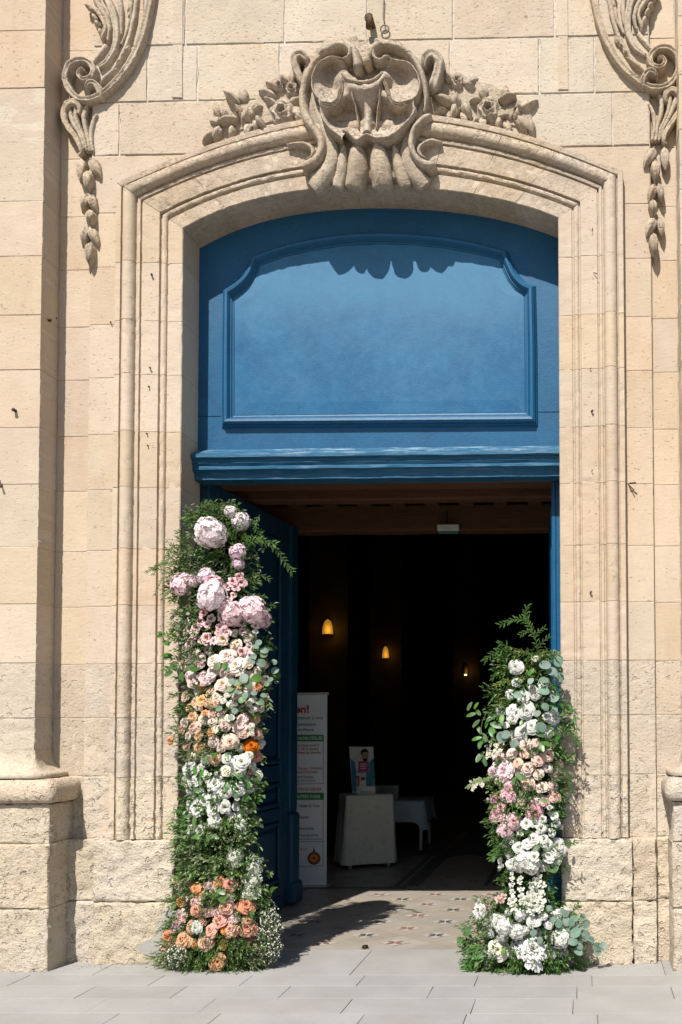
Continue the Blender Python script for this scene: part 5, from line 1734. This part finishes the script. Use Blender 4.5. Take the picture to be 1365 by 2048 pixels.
put(L_, A3, 'rose', 'coral', [(200, 1030, 45)], .03)
put(L_, A3, 'carn', 'stockm', [(540, 655, 34), (500, 652, 28), (570, 660, 30), (430, 745, 36), (410, 770, 30), (450, 770, 28), (690, 720, 30), (690, 755, 26), (505, 850, 40), (540, 845, 34), (580, 850, 34), (715, 875, 36), (690, 905, 34), (735, 900, 30), (300, 870, 38), (285, 905, 36), (330, 890, 34), (270, 945, 36), (255, 965, 26), (285, 655, 34), (295, 690, 34), (300, 630, 26)], .02)
put(L_, A3, 'carn', 'straw', [(262, 610, 20), (252, 640, 20), (545, 690, 18), (700, 715, 16)], .02)
put(L_, A3, 'dbl', 'white2', [(422, 970, 42)], .05)
L_.extra(16, 1225, 1320, [('lis', 'lpink'), ('dbl', 'lpale'), ('garden', 'blush'), ('lis', 'lpale')], 8, 12, x1=500)
L_.extra(46, 1325, 1500, [('rose', 'mauve'), ('rose', 'blush'), ('garden', 'blush'), ('carn', 'peach'), ('rose', 'tan'), ('garden', 'ivory'), ('dbl', 'lpale')], 8, 13)
L_.extra(30, 1510, 1650, [('garden', 'white'), ('dbl', 'white'), ('rose', 'ivory'), ('lis', 'white')], 9, 14)
L_.extra(22, 1765, 1895, [('rose', 'copper'), ('rose', 'dusty'), ('rose', 'copper'), ('carn', 'stockm'), ('rose', 'orange')], 9, 14, x1=505)
# foliage
LD, LM, LO, LP, LS, LG, LB = LEAF_DARK, LEAF_MID, LEAF_OLIVE, LEAF_PALE, LEAF_SILVER, LEAF_GREY, LEAF_BRIGHT
L_.fill(420, 1005, 1200, [LD, LD, LM, LM, LO], (.03, .045), .28)
L_.fill(120, 1090, 1230, [LO, LM, LO], (.02, .03), .42, x1=420)
L_.fill(330, 1200, 1420, [LD, LD, LM, LO], (.025, .045), .34)
L_.fill(70, 1210, 1330, [LP, LO, LM], (.022, .035), .45, x1=415, k=(.8, 1.05))
L_.fill(330, 1400, 1580, [LD, LD, LM, LO], (.022, .04), .32)
L_.fill(140, 1540, 1680, [LB, LM, LD], (.035, .055), .5, nl=(3, 6), k=(.6, 1.0))
L_.fill(380, 1635, 1790, [LM, LP, LP, LP, LB, LO], (.020, .032), .55, k=(.8, 1.12))
L_.fill(220, 1560, 1800, [LD, LM], (.03, .05), .34, k=(.3, .9))
L_.fill(700, 1780, 1945, [LD, LM, LM, LM], (.018, .032), .30, nl=(7, 12), k=(.4, 1.1), dn=.15)
L_.fill(120, 1880, 1945, [LM, LM, LD, LO], (.02, .032), .28, nl=(8, 12), k=(.8, 1.35), dn=.5)
L_.fill(14, 1880, 1935, [LEAF_GOLD], (.02, .03), .35, x0=450, x1=525, k=(1, 1.1))
L_.fill(50, 1460, 1520, [LO, LEAF_GOLD, LO], (.014, .02), .3, x0=385, x1=440, k=(1.0, 1.15), nl=(8, 12))
for pts, m, n_, ll, lw in (
        ([(405, 1045, 0), (400, 1020, .02), (415, 1005, .02), (440, 1008, .0), (450, 1030, 0)], LM, 18, .035, .011),
        ([(395, 1035, 0), (380, 1018, .0), (372, 1012, .0)], LM, 8, .02, .006),
        ([(490, 1090, .02), (515, 1082, .04), (545, 1092, .06), (568, 1120, .06), (585, 1145, .06)], LD, 34, .04, .011),
        ([(480, 1100, .02), (500, 1085, .05), (525, 1080, .06), (552, 1090, .07)], LM, 20, .04, .012),
        ([(345, 1150, .05), (325, 1140, .06), (308, 1138, .06), (293, 1145, .07)], LO, 26, .022, .008),
        ([(352, 1105, .03), (338, 1118, .05), (320, 1128, .06), (306, 1150, .07)], LO, 26, .024, .009),
        ([(350, 1090, .02), (340, 1100, .04), (335, 1112, .05)], LD, 14, .03, .009),
        ([(352, 1130, .04), (328, 1128, .06), (305, 1136, .07)], LM, 22, .024, .009),
        ([(352, 1175, .05), (335, 1185, .06), (325, 1200, .07)], LO, 22, .022, .008),
        ([(350, 1160, .05), (330, 1155, .06), (318, 1170, .06), (310, 1190, .07)], LO, 24, .022, .008),
        ([(500, 1150, 0), (520, 1150, .02), (540, 1158, .0)], LD, 14, .03, .008),
        ([(490, 1180, .05), (510, 1195, .03), (530, 1192, .0)], LD, 14, .03, .009),
        ([(520, 1030, 0), (510, 1050, .03), (522, 1075, .0)], LD, 16, .035, .011),
        ([(345, 1430, .0), (355, 1450, .02), (350, 1470, .03), (345, 1485, .03)], LM, 12, .02, .006),
        ([(520, 1380, 0), (535, 1395, .03), (540, 1415, .03)], LP, 10, .045, .012),
        ([(360, 1275, .02), (340, 1268, .05), (322, 1268, .06)], LM, 14, .03, .014),
        ([(362, 1330, .02), (345, 1335, .05), (328, 1342, .06)], LB, 12, .032, .016),
        ([(365, 1490, .0), (352, 1484, .02), (341, 1482, .02)], LM, 8, .016, .005)):
    L_.reach(m, pts, n_, ll, lw)
for x, y, r_ in ((945, 80, 30), (940, 110, 28), (1020, 165, 24), (1025, 230, 33), (1035, 268, 34), (920, 175, 36), (845, 160, 30), (860, 125, 26), (900, 20, 26), (880, 50, 24), (790, 290, 40), (745, 325, 34), (700, 315, 30), (885, 290, 38), (740, 390, 26), (700, 398, 28), (780, 450, 34), (825, 335, 34), (910, 470, 34), (690, 370, 30), (585, 200, 32), (640, 195, 28), (660, 220, 26), (720, 535, 24), (800, 420, 28), (600, 520, 26), (690, 585, 24), (940, 420, 24), (865, 400, 26), (960, 330, 24), (990, 300, 22)):
    round_leaf(L_, *z(A2, x, y), r_ / 3.79, random.choice((LS, LS, LM)), off=.045)
for x, y, r_ in ((150, 1105, 34), (200, 1160, 38), (215, 1140, 30), (200, 1250, 36), (240, 1080, 30), (210, 1265, 34)):
    round_leaf(L_, *z(A1, x, y), r_ / 3.79, LB, off=.06, name='broad_leaf', pointed=True)
for x, y, r_ in ((370, 210, 40), (415, 220, 34), (215, 255, 36), (300, 250, 46), (320, 275, 34)):
    round_leaf(L_, *z(A2, x, y), r_ / 3.79, LB, off=.05, name='broad_leaf', pointed=True)
for x, y, r_ in ((420, 990, 38), (470, 1010, 34), (465, 1070, 30), (430, 1140, 30), (660, 1115, 34), (760, 1040, 34), (820, 1095, 32), (465, 1190, 28), (560, 870, 28), (660, 880, 30), (500, 900, 30)):
    round_leaf(L_, *z(A2, x, y), r_ / 3.79, LB, off=.05, name='broad_leaf', pointed=True)
for x, y, r_ in ((305, 370, 46), (330, 330, 30), (510, 300, 46), (430, 275, 32), (415, 160, 36), (850, 860, 34), (255, 815, 34), (610, 690, 40), (575, 720, 36), (640, 740, 34), (620, 760, 34), (530, 720, 30), (570, 280, 30)):
    round_leaf(L_, *z(A3, x, y), r_ / 3.79, random.choice((LM, LB)), off=.03, name='broad_leaf', pointed=True)
# tiny white filler flowers on grey-green stems, low on the right
def filler(arr, n, cx_, cy_, rx, ry, yo, m_leaf, seed):
    rnd = random.Random(seed)
    wm = arr.leafs.setdefault('petal_white', MB())
    for _ in range(n):
        a = rnd.uniform(0, 6.28); q = math.sqrt(rnd.random())
        px, py = cx_ + rx * q * math.cos(a), cy_ + ry * q * math.sin(a)
        p = P(px, py, arr.yc - yo - .09 * math.sqrt(max(0, 1 - q * q)) + rnd.uniform(-.03, .03))
        p.z = max(p.z, GZ + .01)
        d = Vector((rnd.uniform(-.5, .9), rnd.uniform(-.9, .2), rnd.uniform(.1, 1)))
        arr.sprig(m_leaf, p - d.normalized() * .03, d, .05, 4, .016, .005, stem=True)
        for k in range(2):
            c = p + d.normalized() * .02 + Vector((rnd.uniform(-.012, .012), rnd.uniform(-.012, .012), rnd.uniform(-.012, .012)))
            n_ = Vector((rnd.uniform(-.5, .5), -1, rnd.uniform(-.3, .9))).normalized()
            u = n_.orthogonal().normalized(); v = n_.cross(u)
            s = rnd.uniform(.004, .0065)
            b = wm.verts([c + u * s, c + v * s, c - u * s, c - v * s, c + n_ * s * .4])
            for f_ in ((0, 1, 4), (1, 2, 4), (2, 3, 4), (3, 0, 4)): wm.face([b + k2 for k2 in f_])
filler(L_, 330, 530, 1868, 34, 68, .03, LG, 4)
filler(L_, 60, 355, 1915, 22, 22, .10, LG, 5)
L_.finish()

# ================================================================== RIGHT ARRANGEMENT
RA = thing('flower_column', 'shorter flower column by the right jamb, white roses above and white peonies at its foot', 'flower arrangement', (-.36, -.10, GZ), 'flower columns flanking the doorway')
silR = [(1285, 1010, 1085), (1310, 1002, 1120), (1340, 1000, 1122), (1380, 988, 1128), (1430, 985, 1130), (1480, 985, 1135), (1530, 978, 1138), (1580, 980, 1132), (1630, 980, 1125), (1680, 992, 1122), (1730, 998, 1118), (1780, 1003, 1105), (1805, 960, 1130), (1835, 932, 1160), (1870, 925, 1180), (1900, 922, 1185), (1930, 930, 1175), (1952, 965, 1150)]
R_ = Arr(RA, silR, -.10, lambda py: .18 if py < 1790 else .22 - .05 * (py - 1790) / 160)
core(R_, 1310, 1940, .55)
put(R_, A4, 'garden', 'white', [(575, 507, 56), (660, 842, 60), (552, 885, 50), (545, 828, 46), (862, 887, 54), (808, 880, 30), (697, 957, 60), (616, 1000, 50)], .03)
put(R_, A4, 'garden', 'white2', [(725, 708, 50), (703, 665, 26), (500, 946, 26), (728, 442, 24)], .03)
put(R_, A4, 'rose', 'mauve', [(655, 1090, 50), (640, 1156, 40), (735, 1080, 40), (540, 1165, 44), (750, 1216, 46), (590, 1232, 44), (665, 1272, 54), (748, 1312, 44), (668, 1402, 60)], .025)
put(R_, A4, 'rose', 'tan', [(820, 1172, 52)], .02)
put(R_, A4, 'rose', 'cream', [(780, 1412, 50)], .02)
put(R_, A4, 'peony', 'peony', [(487, 1290, 72), (402, 1302, 44), (520, 1420, 44)], .03)
put(R_, A5, 'peony', 'peony', [(523, 100, 60), (430, 257, 62), (560, 310, 58), (505, 385, 58), (460, 380, 36), (460, 200, 36)], .03)
put(R_, A5, 'peony', 'peonyd', [(722, 242, 64), (410, 142, 34)], .02)
put(R_, A5, 'rose', 'mauve', [(872, 125, 50)], .02)
put(R_, A5, 'bud', 'white2', [(373, 150, 18), (915, 358, 22), (835, 212, 26), (550, 708, 18), (468, 660, 28), (465, 615, 26)], .02)
put(R_, A5, 'lis', 'white', [(865, 270, 38), (882, 330, 38), (780, 300, 34), (660, 330, 46), (722, 335, 32), (770, 367, 46), (850, 400, 34)], .03)
put(R_, A5, 'dbl', 'white', [(710, 445, 44), (790, 450, 44), (660, 482, 38), (595, 512, 42), (890, 500, 62), (925, 540, 48), (860, 545, 50), (820, 490, 42), (830, 572, 46), (880, 602, 52), (915, 572, 36), (540, 640, 42)], .04)
put(R_, A5, 'hyd', 'white', [(640, 610, 80), (700, 650, 72), (610, 650, 55)], .03)
put(R_, A5, 'lis', 'white', [(716, 582, 42)], .09)
put(R_, A5, 'floret', 'white2', [(545, 750, 24), (545, 795, 24), (550, 850, 28), (550, 915, 38), (560, 960, 36), (535, 935, 28), (610, 740, 20), (605, 770, 24), (616, 830, 26), (620, 892, 34), (740, 770, 40), (700, 800, 36), (780, 790, 30), (740, 850, 50), (700, 872, 40), (668, 922, 48), (760, 920, 48), (710, 970, 52), (630, 930, 32), (770, 860, 30), (720, 900, 42), (690, 1000, 40), (745, 980, 38), (765, 730, 14), (745, 715, 12)], .05)
put(R_, A5, 'garden', 'white', [(700, 1062, 50), (735, 1078, 32), (430, 1072, 46), (520, 1000, 28), (830, 1092, 36), (780, 1030, 32), (880, 1030, 44), (900, 1005, 28)], .04)
put(R_, A5, 'hyd', 'white', [(610, 1025, 48), (490, 1110, 72), (470, 1070, 50), (480, 1182, 45), (590, 1150, 66), (640, 1140, 40), (920, 1197, 78)], .04)
put(R_, A5, 'peony', 'white', [(700, 1287, 108)], .06)
put(R_, A5, 'garden', 'ivory', [(440, 1287, 76)], .04)
put(R_, A5, 'floret', 'white', [(298, 940, 36), (285, 985, 36), (318, 1000, 32), (300, 1030, 34), (325, 1060, 30), (305, 960, 30), (280, 1010, 28)], .04)
put(R_, A5, 'floret', 'stockm', [(480, 890, 30), (445, 905, 34), (460, 920, 28), (355, 965, 26)], .03)
R_.extra(10, 1340, 1470, [('garden', 'white'), ('dbl', 'white')], 9, 13)
R_.extra(14, 1480, 1610, [('rose', 'mauve'), ('rose', 'cream'), ('peony', 'peony'), ('rose', 'blush')], 9, 13)
R_.extra(16, 1630, 1730, [('garden', 'white'), ('lis', 'white'), ('dbl', 'white')], 8, 12)
R_.extra(12, 1820, 1920, [('garden', 'white'), ('dbl', 'white')], 9, 14, x0=970)
R_.fill(230, 1300, 1420, [LD, LD, LM, LO], (.03, .045), .28)
R_.fill(170, 1400, 1520, [LD, LM, LM], (.028, .045), .34)
R_.fill(330, 1500, 1720, [LD, LD, LM], (.026, .042), .30)
R_.fill(70, 1545, 1640, [LP, LB, LO, LP], (.022, .035), .5, k=(.85, 1.1), x1=1070)
R_.fill(330, 1640, 1815, [LD, LD, LM], (.026, .042), .28, k=(-.6, 1))
R_.fill(160, 1600, 1815, [LD, LD], (.026, .042), .28, x0=1075, k=(-1., .6))
R_.fill(650, 1810, 1950, [LD, LD, LM, LM], (.02, .036), .34, nl=(6, 10), k=(.4, 1.1))
R_.fill(120, 1900, 1952, [LD, LM, LD], (.024, .04), .30, nl=(6, 10), k=(.8, 1.3), dn=.5)
R_.fill(120, 1450, 1620, [LD, LM], (.02, .032), .3, x0=1095, k=(.3, 1))
for pts, m, n_, ll, lw in (
        ([(1075, 1310, 0), (1072, 1280, .02), (1060, 1252, .03), (1052, 1232, .03), (1054, 1214, .03)], LD, 30, .04, .010),
        ([(1060, 1252, .03), (1045, 1240, .04), (1025, 1240, .05), (1002, 1250, .06)], LD, 20, .04, .010),
        ([(1070, 1280, .02), (1075, 1265, .0), (1088, 1256, .0)], LD, 9, .035, .009),
        ([(1075, 1300, .0), (1085, 1285, .0), (1100, 1272, .0)], LD, 10, .035, .009),
        ([(1068, 1270, .02), (1055, 1262, .04), (1042, 1270, .05)], LD, 10, .035, .009),
        ([(1040, 1320, .02), (1015, 1300, .05), (990, 1305, .06), (970, 1320, .07)], LD, 22, .042, .011),
        ([(1030, 1310, .02), (1010, 1290, .04), (1000, 1288, .05)], LD, 10, .04, .011),
        ([(1090, 1320, .0), (1105, 1305, .0), (1120, 1308, .0)], LO, 18, .025, .010),
        ([(1030, 1370, .03), (1010, 1362, .05), (992, 1372, .06)], LO, 22, .028, .009),
        ([(1120, 1440, .03), (1140, 1420, .05), (1150, 1425, .05), (1155, 1480, .05)], LM, 18, .035, .014),
        ([(1120, 1450, .03), (1145, 1470, .05), (1158, 1485, .06)], LD, 14, .035, .012),
        ([(1120, 1540, .02), (1135, 1550, .04), (1142, 1580, .05)], LD, 18, .028, .009),
        ([(1000, 1690, .03), (990, 1705, .04), (982, 1715, .05)], LD, 10, .038, .013),
        ([(1120, 1690, .05), (1140, 1688, .06), (1150, 1685, .06)], LB, 6, .03, .011),
        ([(1100, 1740, .02), (1108, 1710, .03), (1115, 1700, .03)], LB, 8, .035, .008),
        ([(960, 1880, .05), (945, 1910, .06), (932, 1938, .06)], LB, 12, .05, .02),
        ([(1140, 1830, .05), (1152, 1815, .05), (1158, 1810, .05)], LD, 12, .03, .009),
        ([(1060, 1940, .1), (1085, 1955, .1), (1085, 1962, .1)], LD, 12, .03, .009),
        ([(980, 1570, .05), (960, 1558, .08), (935, 1575, .09)], LP, 30, .020, .011),
        ([(990, 1545, .05), (972, 1560, .08), (950, 1562, .09)], LP, 24, .018, .010)):
    R_.reach(m, pts, n_, ll, lw)
for tw in (((1110, 1890), (1150, 1862), (1172, 1840), (1180, 1846)), ((1120, 1900), (1160, 1880), (1190, 1890), (1208, 1900)), ((1120, 1905), (1150, 1880), (1170, 1873)), ((1095, 1870), (1130, 1850), (1160, 1838))):
    R_.leafs.setdefault('STEM', MB()).tube([P(a, b_, -.29) for a, b_ in tw], .0024, 5)
R_.leafs.setdefault('STEM', MB()).tube([P(a, b_, -.2) for a, b_ in ((990, 1430), (975, 1424), (966, 1440), (960, 1470))], .003, 5)
for x, y, r_ in ((235, 870, 34), (225, 805, 32), (275, 800, 26), (275, 935, 34), (300, 985, 32), (355, 940, 30), (290, 850, 32), (430, 950, 46), (395, 990, 48), (310, 1080, 46), (340, 1040, 40), (300, 1190, 40), (340, 1220, 38), (380, 900, 34), (280, 1050, 34), (470, 900, 36)):
    round_leaf(R_, *z(A4, x, y), r_ / 3.79, random.choice((LB, LB, LM)), off=.07, name='broad_leaf', pointed=True)
for x, y, r_ in ((890, 1050, 26), (940, 860, 30), (930, 810, 24), (1000, 945, 34), (1020, 910, 30), (770, 1110, 40), (810, 1090, 38), (845, 1010, 30), (760, 1020, 34), (990, 850, 30), (620, 930, 30), (690, 545, 30), (600, 1340, 34), (560, 1370, 30), (640, 1350, 28)):
    round_leaf(R_, *z(A4, x, y), r_ / 3.79, LB, off=.05, name='broad_leaf', pointed=True)
for x, y, r_ in ((895, 465, 42), (905, 445, 36), (798, 492, 44), (848, 540, 40), (910, 533, 34), (790, 608, 38), (905, 586, 40), (790, 690, 42), (868, 742, 40), (800, 810, 32), (770, 962, 42), (745, 975, 32), (470, 1040, 50), (500, 1020, 36), (565, 1088, 36), (690, 612, 30), (870, 830, 28), (590, 720, 34), (740, 860, 30)):
    round_leaf(R_, *z(A4, x, y), r_ / 3.79, LS, off=.05)
for x, y, r_ in ((1085, 1040, 32), (1110, 1092, 36), (1030, 1157, 42), (1100, 1180, 44), (1145, 1212, 32), (1195, 1266, 38), (1240, 1256, 34), (1200, 1310, 32), (1020, 1052, 32), (960, 1072, 34), (900, 1087, 34), (950, 1012, 32), (830, 972, 24), (710, 1157, 28), (1010, 1226, 36), (1060, 1262, 28), (1050, 1300, 36), (1000, 1082, 28), (1060, 1120, 30), (985, 1130, 28), (860, 1060, 26), (690, 1240, 26), (760, 1215, 26)):
    round_leaf(R_, *z(A5, x, y), r_ / 3.79, LS, off=.06 if x < 1000 else .10)
for x, y, r_ in ((165, 1230, 44), (210, 1130, 36), (230, 1290, 36), (240, 1420, 40), (285, 1385, 36), (205, 1165, 34), (300, 1340, 34), (250, 1345, 32), (780, 155, 32), (735, 515, 32), (880, 655, 40), (985, 490, 26), (430, 560, 30), (410, 590, 28), (480, 1300, 30), (860, 690, 28)):
    round_leaf(R_, *z(A5, x, y), r_ / 3.79, random.choice((LB, LM)), off=.05, name='broad_leaf', pointed=True)
# jasmine-like cream clusters
def clusters(arr, spots, col):
    for x, y, n_, rx in spots:
        for _ in range(n_):
            px, py = z(A4, x + random.gauss(0, rx), y + random.gauss(0, rx))
            arr.bloom('floret', col, px, py, random.uniform(3, 4.6), .07)
clusters(R_, ((400, 1110, 12, 28), (380, 1180, 14, 30), (440, 1150, 8, 22), (270, 1400, 10, 24), (320, 1390, 8, 24)), 'ivory')
R_.finish()
